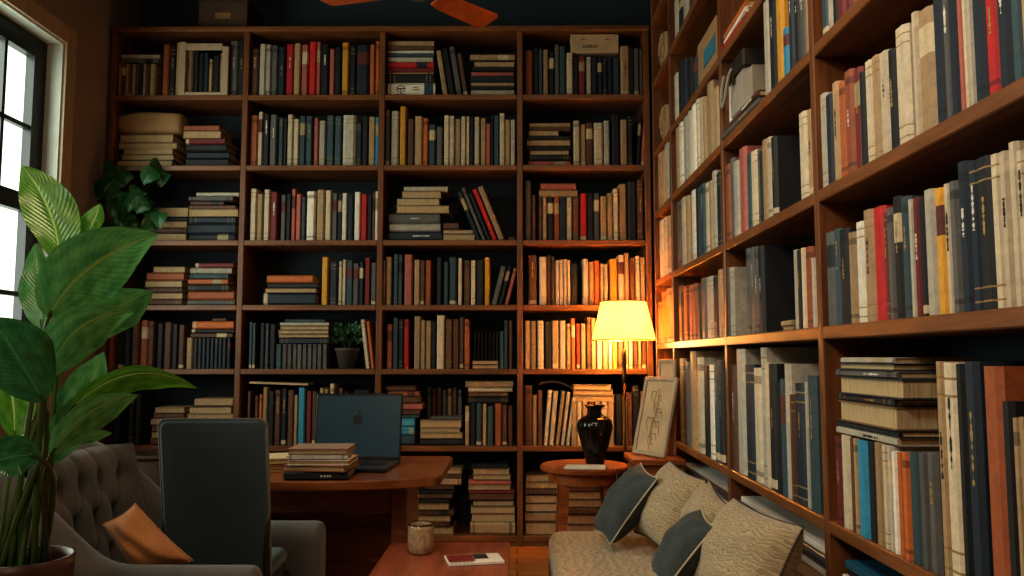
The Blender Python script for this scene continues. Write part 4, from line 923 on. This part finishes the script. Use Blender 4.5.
MB().tube([(.0438 * math.cos(a), .0438 * math.sin(a), .1015) for a in [2 * math.pi * k / 36 for k in range(37)]], .003, 8).build('rim', M['brass'], cu, smooth=True)
MB().tube(bez([(.012, .044, .09), (.02, .075, .1), (.02, .08, .03), (.012, .044, .025)], 12), .006, 8).build('handle', M['mug'], cu, smooth=True)
mp_ = PZ(474, 561, CT)
mg = thing('magazine', 'glossy magazine with dark and red cover lying on the low table', 'magazine', (mp_.x, mp_.y, CT + .001), math.radians(12))
MB().bbox(-.095, .095, -.062, .062, 0, .007, .001).build('page_block', M['white_paper'], mg)
MB().box(-.095, .095, -.062, .062, .0072, .0080).build('cover', M['white_paper'], mg)
MB().box(-.09, .0, -.04, .058, .0081, .0084).build('cover_photo', M['red_ink'], mg)
MB().box(.001, .05, -.01, .058, .0081, .0084).build('cover_photo', M['dark_ink'], mg)
q = MB()
for i in range(6): q.box(-.085 + i * .013, -.076 + i * .013, -.054, -.046, .0081, .0084)
q.build('printed_title', M['ink'], mg)

# ------------------------------------------------------------------ side table, vase, paper, lamp
tx, ty, TZ = PY(584.5, 462, 4.6).x, 4.60, .56
tb = thing('side_table', 'round wooden side table beside the floor lamp', 'table', (tx, ty, 0))
MB().lathe([(0, TZ - .032), (.235, TZ - .032), (.245, TZ - .024), (.247, TZ - .008), (.24, TZ), (0, TZ)], 56).build('table_top', M['table'], tb, smooth=False)
MB().lathe([(.19, TZ - .09), (.2, TZ - .09), (.2, TZ - .0325), (.19, TZ - .0325)], 40).build('apron', M['table'], tb)
for a in (45, 135, 225, 315):
    c_, s_ = math.cos(math.radians(a)), math.sin(math.radians(a))
    m = MB(); vs = []
    for (r_, z, h_) in ((.165, TZ - .091, .027), (.205, 0, .018)):
        for (dx, dy) in ((-1, -1), (1, -1), (1, 1), (-1, 1)): vs.append((r_ * c_ + dx * h_, r_ * s_ + dy * h_, z))
    m.add(vs, [(0, 1, 2, 3), (7, 6, 5, 4)] + [(k, k + 4, (k + 1) % 4 + 4, (k + 1) % 4) for k in range(4)]).build('leg', M['table'], tb)
vx = PY(595, 440, 4.6).x
va = thing('vase', 'dark glossy ribbed vase standing on the round side table', 'vase', (vx, 4.60, TZ + .001))
MB().lathe([(.046, 0), (.05, .006), (.058, .04), (.082, .13), (.097, .19), (.1, .215), (.092, .24), (.072, .258), (.05, .268), (.044, .275)], 64, ripple=lambda a, z: .02 * math.sin(16 * a)).build('vase_body', M['vase'], va, smooth=True)
MB().lathe([(.044, .2755), (.036, .29), (.04, .305), (.058, .322), (.06, .326), (.05, .324), (.032, .303), (.028, .29), (.0, .285)], 8).build('vase_neck', M['vase'], va)
pp = PY(586, 461, 4.42)
np_ = thing('folded_paper', 'folded white papers lying in front of the vase on side table', 'paper', (pp.x, 4.42, TZ + .001), math.radians(-4))
MB().bbox(-.115, .1, -.035, .045, 0, .008, .001).build('sheet', M['white_paper'], np_)
MB().bbox(-.105, .105, -.03, .05, .0085, .016, .001).build('sheet', M['white_paper'], np_)
lxx, lyy = PY(625, 400, 4.72).x, 4.74
m = MB().tube(bez([(tx + .06, 4.42, TZ + .006), (tx + .2, 4.38, TZ + .01), (tx + .26, 4.5, TZ + .008), (lxx - .02, lyy - .06, TZ + .12)], 16), .005, 6)
tag(MB().tube(bez([(tx + .155, 4.39, TZ - .0), (tx + .158, 4.36, TZ - .06), (tx + .12, 4.35, .4), (tx + .17, 4.34, .3), (tx + .1, 4.33, .15), (tx + .05, 4.3, .006)], 24), .005, 6).build('power_cord', M['cord']), 'thin black cord hanging down from the round side table edge', 'cord')
lm = thing('floor_lamp', 'lit floor lamp with yellow tapered shade in the corner', 'lamp', (lxx, lyy, 0))
MB().lathe([(.105, 0), (.105, .012), (.095, .02), (.02, .03), (.0, .03)], 40).build('base', M['brass'], lm, smooth=True)
MB().lathe([(.0085, .028), (.0085, 1.16)], 16).build('pole', M['brass'], lm, smooth=True)
MB().lathe([(.0086, 1.0), (.014, 1.02), (.014, 1.06), (.010, 1.08), (.015, 1.12), (.014, 1.18), (.012, 1.2)], 20).build('lamp_socket', M['brass'], lm, smooth=True)
zb, zt_ = PY(625, 340, lyy).z, PY(625, 302, lyy).z
rb_, rt_ = 63 / 2 / F * lyy, 45 / 2 / F * lyy
MB().lathe([(rb_, zb), (rt_, zt_)], 56).build('lamp_shade', M['shade'], lm, smooth=True).modifiers.new('solid', 'SOLIDIFY').thickness = .003
o = lm.children[-1]
for v_ in (): pass
for (r_, z) in ((rb_, zb), (rt_, zt_)):
    MB().tube([(r_ * math.cos(a), r_ * math.sin(a), z) for a in [2 * math.pi * k / 56 for k in range(57)]], .0035, 6).build('shade_rim', M['gilt'], lm, smooth=True)
sp3 = MB()
for k in range(3):
    a = k * 2.094; sp3.tube([(0, 0, zt_ - .03), (rt_ * math.cos(a), rt_ * math.sin(a), zt_ - .004)], .002, 5)
sp3.tube([(0, 0, 1.19), (0, 0, zt_ - .028)], .003, 5); sp3.build('shade_spider', M['brass'], lm)

# ------------------------------------------------------------------ corner cabinet with framed drawing
cz_ = .64
cc = thing('corner_cabinet', 'small low wooden cabinet in the corner under the framed drawing', 'cabinet', (0, 0, 0))
kx0, kx1, ky0, ky1 = .61, .845, 4.16, 4.50
MB().bbox(kx0 - .03, kx1, ky0 - .02, ky1, cz_ - .028, cz_, .004).build('cabinet_top', M['table'], cc)
MB().bbox(kx0, kx1, ky0, ky1, 0, cz_ - .029, .003).build('cabinet_body', M['desk'], cc)
MB().bbox(kx0 - .012, kx0 - .001, ky0 + .02, ky1 - .02, .05, cz_ - .05, .003).build('door', M['desk'], cc)
MB().lathe([(0, 0), (.008, .002), (.01, .012), (0, .016)], 12, (0, 0), 0, Matrix.Translation((kx0 - .0125, ky0 + .05, .34)) @ Matrix.Rotation(-math.pi / 2, 4, 'Y')).build('knob', M['brass'], [c for c in cc.children if c.name.startswith('door')][-1])
def framed(name, label, P0, P1, P2, P3, fwid, th, pic, loc):
    # P0 bottom-left, P1 bottom-right, P2 top-right, P3 top-left as seen from its front
    P0, P1, P2, P3 = map(Vector, (P0, P1, P2, P3)); ex = (P1 - P0); w_ = ex.length; ex.normalize(); ey = (P3 - P0); h_ = ey.length; ey.normalize(); ez = ex.cross(ey).normalized(); ey = ez.cross(ex)
    T = Matrix((ex, ey, ez)).transposed().to_4x4(); T.translation = P0
    o = thing(name, label, 'framed picture', tuple(P0)); I = Matrix.Translation(-P0) @ T
    m = MB()
    m.bbox(0, fwid, 0, h_, 0, th, .003, 0, I).bbox(w_ - fwid, w_, 0, h_, 0, th, .003, 0, I).bbox(fwid, w_ - fwid, 0, fwid, 0, th, .003, 0, I).bbox(fwid, w_ - fwid, h_ - fwid, h_, 0, th, .003, 0, I)
    m.build('frame', M['casing'], o)
    MB().box(fwid, w_ - fwid, fwid, h_ - fwid, .004, th * .5, None, 0, I).build('mount', M['card_pale'], o)
    if pic:
        q = MB(); r_ = random.Random(5)
        for k in range(9):
            c0 = Vector((w_ * r_.uniform(.35, .62), h_ * (.2 + .07 * k), th * .5 + .002)); rad = r_.uniform(.012, .03)
            q.tube([I @ (c0 + Vector((rad * 1.2 * math.cos(a), rad * 1.6 * math.sin(a) * (1 + .3 * math.sin(3 * a)), 0))) for a in [2 * math.pi * j / 16 for j in range(13)]], .0022, 4)
        q.tube([I @ p for p in bez([(w_ * .5, h_ * .14, th * .5 + .002), (w_ * .38, h_ * .4, th * .5 + .002), (w_ * .62, h_ * .6, th * .5 + .002), (w_ * .48, h_ * .85, th * .5 + .002)], 16)], .003, 4)
        q.build('ink_drawing', M['wrap'], o)
    return o
b0, b1 = Vector((.628, 4.42, cz_ + .002)), Vector((.755, 4.19, cz_ + .002))
lean_ = Vector((.085, .045, .405))
framed('framed_drawing', 'tan framed drawing of a plant-like figure leaning above the low cabinet', b0, b1, b1 + lean_, b0 + lean_, .022, .02, True, None)
off = Vector((.05, .075, 0)); l2 = Vector((.05, .03, .5))
b0, b1 = Vector((.765, 4.46, cz_ + .002)), Vector((.835, 4.33, cz_ + .002))
framed('framed_print', 'narrow plain frame standing behind the leaning framed drawing', b0, b1, b1 + Vector((.012, .006, .50)), b0 + Vector((.012, .006, .50)), .02, .014, False, None)
# ------------------------------------------------------------------ sofa and cushions
SX0, SX1, SY0, SY1, SZ = .128, .835, 1.35, 3.42, .45
sf = thing('sofa', 'beige woven backless sofa bench along the right bookcase', 'sofa', (0, 0, 0))
def rounded_block(x0, x1, y0, y1, z0, z1, r, n=5, crown=0.0, nx=18, ny=40):
    # soft cushion: a grid-top block with rounded rim
    mb = MB(); prof = []
    for k in range(n + 1): a = math.pi / 2 * k / n; prof.append((r * (1 - math.sin(a)), z1 - r + r * math.sin(a) if False else z1 - r * (1 - math.sin(a))))
    rings = [(0, z0)] + [(r * (1 - math.cos(math.pi / 2 * k / n)), z1 - r + r * math.sin(math.pi / 2 * k / n)) for k in range(n + 1)]
    vs = []; fs = []; m = 6; per = []
    for (ins, z) in rings:
        cr = max(r - ins * .4, .01); X0, X1, Y0, Y1 = x0 + ins, x1 - ins, y0 + ins, y1 - ins; ring = []
        for (cx, cy, a0) in ((X1 - cr, Y1 - cr, 0), (X0 + cr, Y1 - cr, 90), (X0 + cr, Y0 + cr, 180), (X1 - cr, Y0 + cr, 270)):
            for k in range(m + 1):
                a = math.radians(a0 + 90 * k / m); ring.append((cx + cr * math.cos(a), cy + cr * math.sin(a), z))
        vs += ring
    n_ = 4 * (m + 1)
    for i in range(len(rings) - 1):
        for k in range(n_): fs.append((i * n_ + k, i * n_ + (k + 1) % n_, (i + 1) * n_ + (k + 1) % n_, (i + 1) * n_ + k))
    fs.append(tuple((len(rings) - 1) * n_ + k for k in range(n_))); fs.append(tuple(range(n_))[::-1])
    mb.add(vs, fs); return mb
m = rounded_block(SX0, SX1, SY0, SY1, SZ - .17, SZ, .045)
m.build('seat_cushion', M['sofa'], sf, smooth=True, uv=[(p[0] * 1.6, p[1] * 1.6 + p[2]) for p in m.v])
m = rounded_block(SX0 + .012, SX1 - .01, SY0 + .02, SY1 - .015, .08, SZ - .172, .02)
m.build('base', M['sofa'], sf, smooth=True, uv=[(p[0] + p[1], p[2] * 1.5) for p in m.v])
for x in (SX0 + .06, SX1 - .06):
    for y in (SY0 + .1, SY1 - .1): MB().lathe([(.016, 0), (.024, .079)], 14, (x, y)).build('leg', M['desk'], sf, smooth=True)
def pillow(name, label, corners, thick, mat, pip, uvs=1.4, group=None, n=22, sag=.0, puff=.5):
    A_, B_, C_, D2 = map(Vector, corners)          # around the border
    nrm = ((B_ - A_).cross(D2 - A_)).normalized(); cen = (A_ + B_ + C_ + D2) / 4
    def P(u, v):
        # pinch the sides inward so the corners stand out
        x, y = 2 * u - 1, 2 * v - 1; k = .085
        x2 = x * (1 - k * (1 - y * y)); y2 = y * (1 - k * (1 - x * x)); u2, v2 = (x2 + 1) / 2, (y2 + 1) / 2
        return A_.lerp(B_, u2).lerp(D2.lerp(C_, u2), v2)
    mb = MB(); uv = []; vs = []; fs = []
    for s in (1, -1):
        for i in range(n + 1):
            for j in range(n + 1):
                u, v = i / n, j / n; x, y = 2 * u - 1, 2 * v - 1
                h = thick / 2 * ((1 - abs(x) ** 2.6) * (1 - abs(y) ** 2.6)) ** puff
                h *= 1 + .06 * math.sin(7 * x + 3 * y) * (1 - x * x) + .05 * math.sin(5 * y - 4 * x)
                vs.append(P(u, v) + nrm * s * h - cen); uv.append((u * uvs, v * uvs))
    N2 = (n + 1) ** 2
    for s in (0, 1):
        for i in range(n):
            for j in range(n):
                a = s * N2 + i * (n + 1) + j; q = (a, a + n + 1, a + n + 2, a + 1); fs.append(q if s == 0 else q[::-1])
    mb.add(vs, fs); o = thing(name, label, 'cushion', tuple(cen), 0, group)
    mb.build('cushion_cover', mat, o, smooth=True, uv=uv)
    path = [P(k / n, 0) for k in range(n)] + [P(1, k / n) for k in range(n)] + [P(1 - k / n, 1) for k in range(n)] + [P(0, 1 - k / n) for k in range(n + 1)]
    MB().tube([p - cen for p in path], .003, 6).build('piping', pip, o, smooth=True)
    return o
g = 'cushions leaning along the sofa'
pillow('cushion', 'slate-teal cushion with pale piping at the far end of sofa', [PY(610, 545, 2.98), PY(658, 478, 2.98), PY(641, 463, 3.27), PY(594, 530, 3.27)], .13, M['teal_pillow'], M['piping'], group=g)
pillow('cushion', 'beige patterned cushion right behind the farther slate cushion', [PY(667, 554, 2.80), PY(707, 481, 2.80), PY(670, 461, 3.17), PY(634, 532, 3.17)], .14, M['beige_pillow'], M['pipe_dark'], 2.0, g)
pillow('cushion', 'beige patterned cushion half hidden between nearer slate cushion and large beige one', [PY(694, 574, 2.55), PY(729, 506, 2.55), PY(710, 480, 2.83), PY(680, 545, 2.83)], .13, M['beige_pillow'], M['pipe_dark'], 2.0, g)
pillow('cushion', 'slate-teal cushion tucked behind the nearest large beige cushion', [PY(664, 592, 2.36), PY(715, 527, 2.36), PY(702, 509, 2.56), PY(652, 572, 2.60)], .115, M['teal_pillow'], M['piping'], group=g)
pillow('cushion', 'large beige patterned cushion nearest the viewer on the sofa', [PY(764, 628, 2.06), PY(804, 527, 2.06), PY(734, 498, 2.50), PY(690, 592, 2.50)], .17, M['beige_pillow'], M['pipe_dark'], 2.2, g)
tag(MB().bbox(.0, .125, .9, 4.3, .0005, .009, .003).build('rug', M['rug'], uv=None), 'flat woven rug on the planks beside the sofa', 'rug')

# ------------------------------------------------------------------ tufted armchair
ac = thing('armchair', 'grey-brown armchair with button-tufted back at lower left', 'armchair', (0, 0, 0))
# U-shaped shell: near arm front -> round back -> far arm front
ya, yb, xf, xb = 2.15, 2.86, -.665, -1.36
path = []
rc_ = .20
for t in [i / 10 for i in range(11)]: path.append((xf + (xb + rc_ - xf) * t, ya, t))
for k in range(1, 9): a = math.pi * 1.5 - math.pi / 2 * k / 8; path.append((xb + rc_ + rc_ * math.cos(a), ya + rc_ + rc_ * math.sin(a), 1 + .5 * k / 8))
for t in [i / 8 for i in range(1, 9)]: path.append((xb, ya + rc_ + (yb - ya - 2 * rc_) * t, 1.5 + t))
for k in range(1, 9): a = math.pi - math.pi / 2 * k / 8; path.append((xb + rc_ + rc_ * math.cos(a), yb - rc_ + rc_ * math.sin(a), 2.5 + .5 * k / 8))
for t in [i / 10 for i in range(1, 11)]: path.append((xb + rc_ + (xf - xb - rc_) * t, yb, 3 + t))
def smooth(a, b, x): t = max(0, min(1, (x - a) / (b - a))); return t * t * (3 - 2 * t)
np2 = len(path); vs = []; fs = []; nc = 20
for i, (x, y, t) in enumerate(path):
    p = Vector((x, y)); q0 = Vector(path[max(i - 1, 0)][:2]); q1 = Vector(path[min(i + 1, np2 - 1)][:2]); tan = (q1 - q0).normalized(); out_ = Vector((tan.y, -tan.x)) * 1
    if i == 0 or True:
        cen_ = Vector(((xf + xb) / 2 + .1, (ya + yb) / 2))
        if out_.dot(p - cen_) < 0: out_ = -out_
    b_ = min(smooth(.72, 1.42, t), 1 - smooth(2.55, 3.12, t)) if True else 0
    H_ = (.618 if t < 2 else .592) + (.288 + .02 * math.sin((t - 1) * math.pi / 2)) * b_; th = .115 + .035 * b_; lean2 = .10 * b_
    cs = []
    # cross-section: outside bottom -> rounded top -> inside bottom
    prof = [(.0, .07), (.0, .2), (.004, .35)]
    for (o_, z) in ((th / 2, .07), (th / 2, .2), (th / 2, .34), (th / 2, .46)): cs.append((o_, z))
    r_ = th / 2
    nh = 10
    for z in (.5 * (.46 + H_ - r_),): cs.append((r_ * 1.0, z))
    for k in range(nh + 1): a = math.pi * k / nh; cs.append((r_ * math.cos(a), H_ - r_ + r_ * math.sin(a)))
    for z in (.5 * (.46 + H_ - r_), .46, .34, .07): cs.append((-r_, z))
    nc = len(cs)
    # rounded arm fronts
    for (o_, z) in cs:
        sh = lean2 * max(0, (z - .42)) / .46
        pt = p + out_ * (o_ + sh)
        vs.append((pt.x, pt.y, z))
for i in range(np2 - 1):
    for k in range(nc - 1): a = i * nc + k; fs.append((a, a + 1, a + nc + 1, a + nc))
    fs.append((i * nc + nc - 1, i * nc, (i + 1) * nc, (i + 1) * nc + nc - 1))
fs.append(tuple(range(nc))[::-1]); fs.append(tuple((np2 - 1) * nc + k for k in range(nc)))
m = MB().add(vs, fs); m.build('arm_and_back_shell', M['arm'], ac, smooth=True, bevel=.02, sub=1)
# tufted inner pad lying on the inside of the back
N1, N2_ = 60, 40; vs = []; fs = []; buttons = []
y0_, y1_ = ya + .075, yb - .075
def backx(z): return xb + .072 - .10 * max(0, z - .42) / .46
z0_, z1_ = .41, .862
bt = [(c_, r_) for r_ in range(3) for c_ in range(5 if r_ % 2 == 0 else 4)]
bpos = [(y0_ + (y1_ - y0_) * ((c_ + (.5 if r_ % 2 == 0 else 1)) / 5), .53 + .115 * r_) for c_, r_ in bt]
def pad(y, z):
    e = min(1, (y - y0_) / .05) * min(1, (y1_ - y) / .05); e = max(0, e) ** .5; et = max(0, min(1, (z1_ - z) / .05)) ** .5
    h = .055 * e * et
    dmin = min(math.hypot((y - by) * 1.0, (z - bz) * .8) for by, bz in bpos)
    h -= .035 * math.exp(-(dmin / .026) ** 2) * e
    # pleats: vertical folds from the top row up and diagonal ones between buttons
    for by, bz in bpos:
        if bz > .74 and z > bz: h -= .02 * math.exp(-((y - by) / .012) ** 2) * e * et
        for by2, bz2 in bpos:
            if bz2 > bz + .05 and bz2 < bz + .14 and abs(by2 - by) < .09:
                tt = (z - bz) / (bz2 - bz)
                if 0 <= tt <= 1: h -= .014 * math.exp(-((y - (by + (by2 - by) * tt)) / .012) ** 2)
    return h
for i in range(N1 + 1):
    for j in range(N2_ + 1):
        y = y0_ + (y1_ - y0_) * i / N1; z = z0_ + (z1_ - z0_) * j / N2_
        # follow the rounded back corners
        dy = min(y - ya, yb - y); cr = rc_ - .07; bow = 0
        if dy - .07 < cr: qq = cr - (dy - .07); bow = cr - math.sqrt(max(0, cr * cr - qq * qq))
        vs.append((backx(z) + bow * .92 + pad(y, z), y, z))
for i in range(N1):
    for j in range(N2_): a = i * (N2_ + 1) + j; fs.append((a, a + N2_ + 1, a + N2_ + 2, a + 1))
pd = MB().add(vs, fs).build('tufted_pad', M['arm'], ac, smooth=True)
for by, bz in bpos:
    dy = min(by - ya, yb - by) - .07; cr = rc_ - .07; bow = 0
    if dy < cr: qq = cr - dy; bow = cr - math.sqrt(max(0, cr * cr - qq * qq))
    T = Matrix.Translation((backx(bz) + bow * .92 + pad(by, bz) - .002, by, bz)) @ Matrix.Rotation(math.pi / 2, 4, 'Y')
    MB().lathe([(.012, 0), (.011, .005), (.006, .008), (0, .009)], 12, (0, 0), 0, T).build('button', M['button'], pd, smooth=True)
m = rounded_block(xb + .16, xf + .02, ya + .062, yb - .062, .16, .425, .04)
m.build('seat_cushion', M['arm'], ac, smooth=True)
for x in (xf - .08, xb + .12):
    for y in (ya + .02, yb - .02): MB().lathe([(.014, 0), (.024, .08)], 12, (x, y)).build('leg', M['desk'], ac, smooth=True)
# welt running along the near outside of the back
pth = [Vector((xb + .012, ya - .02, .82)), Vector((xb + .10, ya - .078, .76)), Vector((xb + .16, ya - .077, .55)), Vector((xb + .2, ya - .073, .3)), Vector((xb + .2, ya - .062, .1))]
MB().tube(bez([(p.x, p.y - .004, p.z) for p in pth], 20), .004, 6).build('seam_piping', M['button'], ac, smooth=True)
pillow('cushion', 'small square tan cushion leaning in the tufted armchair', [PY(140, 580, 2.33), PY(193, 561, 2.33), PY(135, 504, 2.38), PY(103, 524, 2.38)], .12, M['tan_pillow'], M['tan_pillow'], 1, None, 22, 0, .55)

# ------------------------------------------------------------------ dark upright chair at the desk
ch = thing('desk_chair', 'dark teal upholstered desk chair seen from behind, back toward the viewer', 'chair', (-.900, 2.46, .427), math.radians(2))
def back_panel(w0, w1, z0, z1, y0, y1, r, dep=0):
    n = 8; pts = []
    for (cx, cz, a0) in ((w1 / 2 - r, z1 - r, 0), (-w1 / 2 + r, z1 - r, 90)):
        for k in range(n + 1): a = math.radians(a0 + 90 * k / n); pts.append((cx + r * math.cos(a), cz + r * math.sin(a)))
    pts += [(-w0 / 2, z0), (w0 / 2, z0)]
    return pts
pts = back_panel(.304, .318, .07, .538, 0, .06, .022)
ty_ = lambda z: .02 - .03 * z
pts = [(x - .058 * (z - .22), z) for x, z in pts]
m = MB(); n = len(pts); vs = []
for (off_, ins) in ((0.006, .008), (0, .016), (.05, .016), (.056, .008), (.056, 0), (.006, 0)): pass
layers = [(.008, .0), (.0, .010), (.0, .03)]
rings = [(.054, .012), (.046, .0), (.010, .0), (.0, .010), (-.004, .035), (-.006, .08)]
for (dy, ins) in rings:
    for (x, z) in pts:
        sx = 1 - ins / .16; zz = z - ins if z > .3 else z + ins * .3
        vs.append((x * sx, dy + ty_(z), zz))
fs = []
for i in range(len(rings) - 1):
    for k in range(n): fs.append((i * n + k, i * n + (k + 1) % n, (i + 1) * n + (k + 1) % n, (i + 1) * n + k))
fs.append(tuple(range(n))[::-1]); fs.append(tuple((len(rings) - 1) * n + k for k in range(n)))
m.add(vs, fs).build('backrest', M['chair'], ch, smooth=False, bevel=.003)
MB().tube([(x, .012 + ty_(z), z) for x, z in pts + pts[:1]], .0042, 6).build('welt', M['chair_edge'], ch, smooth=True)
m = rounded_block(-.15, .15, .065, .31, .03, .10, .025)
m.build('seat', M['chair'], ch, smooth=True)
for s_ in (-1, 1):
    MB().tube(bez([(s_ * .152, .03, .26), (s_ * .152, .012, .10), (s_ * .152, .0, .0), (s_ * .153, .06, .006), (s_ * .154, .2, .009), (s_ * .154, .30, .009)], 20), .009, 8).build('runner', M['leather'], ch, smooth=True)
    for y_ in (.12, .27): MB().lathe([(.012, .018), (.012, .031)], 10, (s_ * .145, y_)).build('spacer', M['leather'], ch)

# ------------------------------------------------------------------ big leafy plant
PXc = PY(22, 560, 1.62); pc = Vector((PXc.x, 1.62, 0))
bp = thing('potted_plant', 'tall broad-leaved plant in brown pot by the window, nearest at left', 'plant', tuple(pc))
pr = 46 / F * 1.62; zr = PY(22, 556, 1.62).z
MB().lathe([(pr * .72, 0), (pr * .8, .03), (pr * .95, zr * .6), (pr * 1.0, zr - .02), (pr * 1.02, zr), (pr * .94, zr), (pr * .92, zr - .03), (pr * .9, zr - .06), (0, zr - .06)], 48).build('pot', M['pot_terra'], bp, smooth=True)
r_ = random.Random(2); m = MB(); NN = 20; vs = []; fs = []
for i in range(9):
    for k in range(NN): a = 2 * math.pi * k / NN; rad = pr * .91 * i / 8; vs.append((rad * math.cos(a), rad * math.sin(a), zr - .035 + r_.uniform(-.004, .006)))
for i in range(8):
    for k in range(NN): fs.append((i * NN + k, (i + 1) * NN + k, (i + 1) * NN + (k + 1) % NN, i * NN + (k + 1) % NN))
m.add(vs, fs).build('soil', M['soil'], bp, smooth=True)
k1 = 1.62 / F
#  base(u,v,Y) tip(u,v,Y) width_px bend(px dx, dy depth m, px dz) roll mat
LV = [
 ((60, 268, 1.66), (22, 166, 1.70), 50, (14, .02, 8), .15, 'leaf_light', .5, .18),
 ((84, 240, 1.74), (100, 204, 1.76), 22, (4, 0, 2), -.5, 'leaf_light', .45, .2),
 ((48, 318, 1.60), (158, 234, 1.52), 68, (-20, -.02, 16), .05, 'leaf', .5, .2),
 ((42, 328, 1.66), (36, 243, 1.70), 34, (-6, .02, 0), -.35, 'leaf', .42, .2),
 ((62, 360, 1.70), (153, 292, 1.62), 46, (-6, 0, 22), .35, 'leaf', .62, .2),
 ((46, 378, 1.56), (134, 312, 1.44), 50, (-12, -.02, 34), .35, 'leaf', .45, .25),
 ((44, 402, 1.48), (-8, 318, 1.40), 62, (4, -.03, 10), .2, 'leaf_dark', .5, .2),
 ((70, 410, 1.56), (197, 388, 1.44), 34, (2, -.02, 46), .75, 'leaf_light', .42, .35),
 ((50, 456, 1.50), (138, 395, 1.42), 36, (-10, 0, 22), .5, 'leaf', .5, .3),
 ((52, 446, 1.60), (112, 433, 1.54), 18, (0, 0, 8), .6, 'leaf', .5, .2),
 ((56, 440, 1.66), (104, 352, 1.68), 44, (6, 0, -6), -.5, 'leaf', .5, .25),
 ((40, 458, 1.46), (-26, 476, 1.38), 40, (0, 0, 16), .1, 'leaf_dark', .5, .2),
 ((14, 440, 1.72), (4, 360, 1.78), 40, (8, 0, 0), .3, 'leaf_light', .5, .2),
 ((66, 300, 1.78), (62, 215, 1.82), 34, (6, 0, 0), .5, 'leaf', .5, .2),
 ((40, 470, 1.62), (76, 396, 1.66), 34, (8, 0, 0), .3, 'leaf', .5, .25),
]
for i, (b_, t_, wpx, bd, roll, mt, peak, fold) in enumerate(LV):
    P0 = PY(*b_); P1 = PY(*t_); bend = Vector((bd[0] * k1, bd[1], bd[2] * k1))
    L_ = put_leaf(leaf_mesh(P0, P1, wpx * k1 * (b_[2] / 1.62), bend, roll, fold, 22, .03, i, peak), M[mt], bp)
    # leaf stalk from the soil
    a = i * 2.4; s0 = Vector((pc.x + .045 * math.cos(a), pc.y + .045 * math.sin(a), zr - .04)); dirv = (Vector(P0) - s0); tan = (Vector((P0 + P1)) / 2 + bend - P0).normalized()
    mid = s0.lerp(P0, .55) + Vector((0, 0, .06)) - tan * .03
    MB().tube([p - pc for p in bez([s0, mid, P0 - tan * .04, P0, P0 + tan * .02], 16)], .006, 8, 0, .003).build('stalk', M['stem'], bp, smooth=True)

# ------------------------------------------------------------------ light
def lamp(name, typ, loc, energy, col, **k):
    d = bpy.data.lights.new(name, typ); d.energy = energy; d.color = col
    for a, v in k.items(): setattr(d, a, v)
    o = bpy.data.objects.new(name, d); COL.objects.link(o); o.location = loc; return o
lamp('lamp_bulb', 'POINT', (lxx, lyy, (zb + zt_) / 2 - .01), 110, (1.0, .65, .29), shadow_soft_size=.045)
w_ = lamp('window_daylight', 'AREA', (WX - .32, (WY0 + WY1) / 2, (WZ0 + WZ1) / 2), 95, (.96, .98, .92), shape='RECTANGLE', size=WY1 - WY0, size_y=WZ1 - WZ0)
w_.rotation_euler = (0, -math.pi / 2, 0)
c_ = lamp('ceiling_lamp', 'AREA', (.1, 1.6, ZC - .06), 24, (1.0, .70, .44), shape='DISK', size=.7)
lamp('shelf_glow_fill', 'POINT', (lxx - .01, 4.98, zb - .02), 10, (1.0, .54, .17), shadow_soft_size=.02)  # added light hidden behind the shade, strengthens the glow on the shelves
ts = lamp('bookcase_fill_spot', 'SPOT', (-1.2, .2, 3.2), 140, (1.0, .96, .88), spot_size=math.radians(78), spot_blend=.9, shadow_soft_size=.35)  # added out-of-view spot that brightens the right bookcase
ts.rotation_euler = (Vector((.9, 2.1, 1.25)) - ts.location).to_track_quat('-Z', 'Y').to_euler()
c2 = lamp('front_fill', 'AREA', (-.9, -.6, 2.6), 14, (1.0, .70, .45), shape='DISK', size=.8)  # added warm fill from behind the camera, not a lamp of the room
c2.rotation_euler = (Vector((.9, 2.4, 1.1)) - c2.location).to_track_quat('-Z', 'Y').to_euler()
wd = bpy.data.worlds.new('world'); sc.world = wd; wd.use_nodes = True
bg = wd.node_tree.nodes['Background']; bg.inputs['Color'].default_value = (.86, .92, .80, 1); bg.inputs['Strength'].default_value = 1.9
sc.view_settings.view_transform = 'Standard'; sc.view_settings.look = 'Medium High Contrast'; sc.view_settings.exposure = 0.3
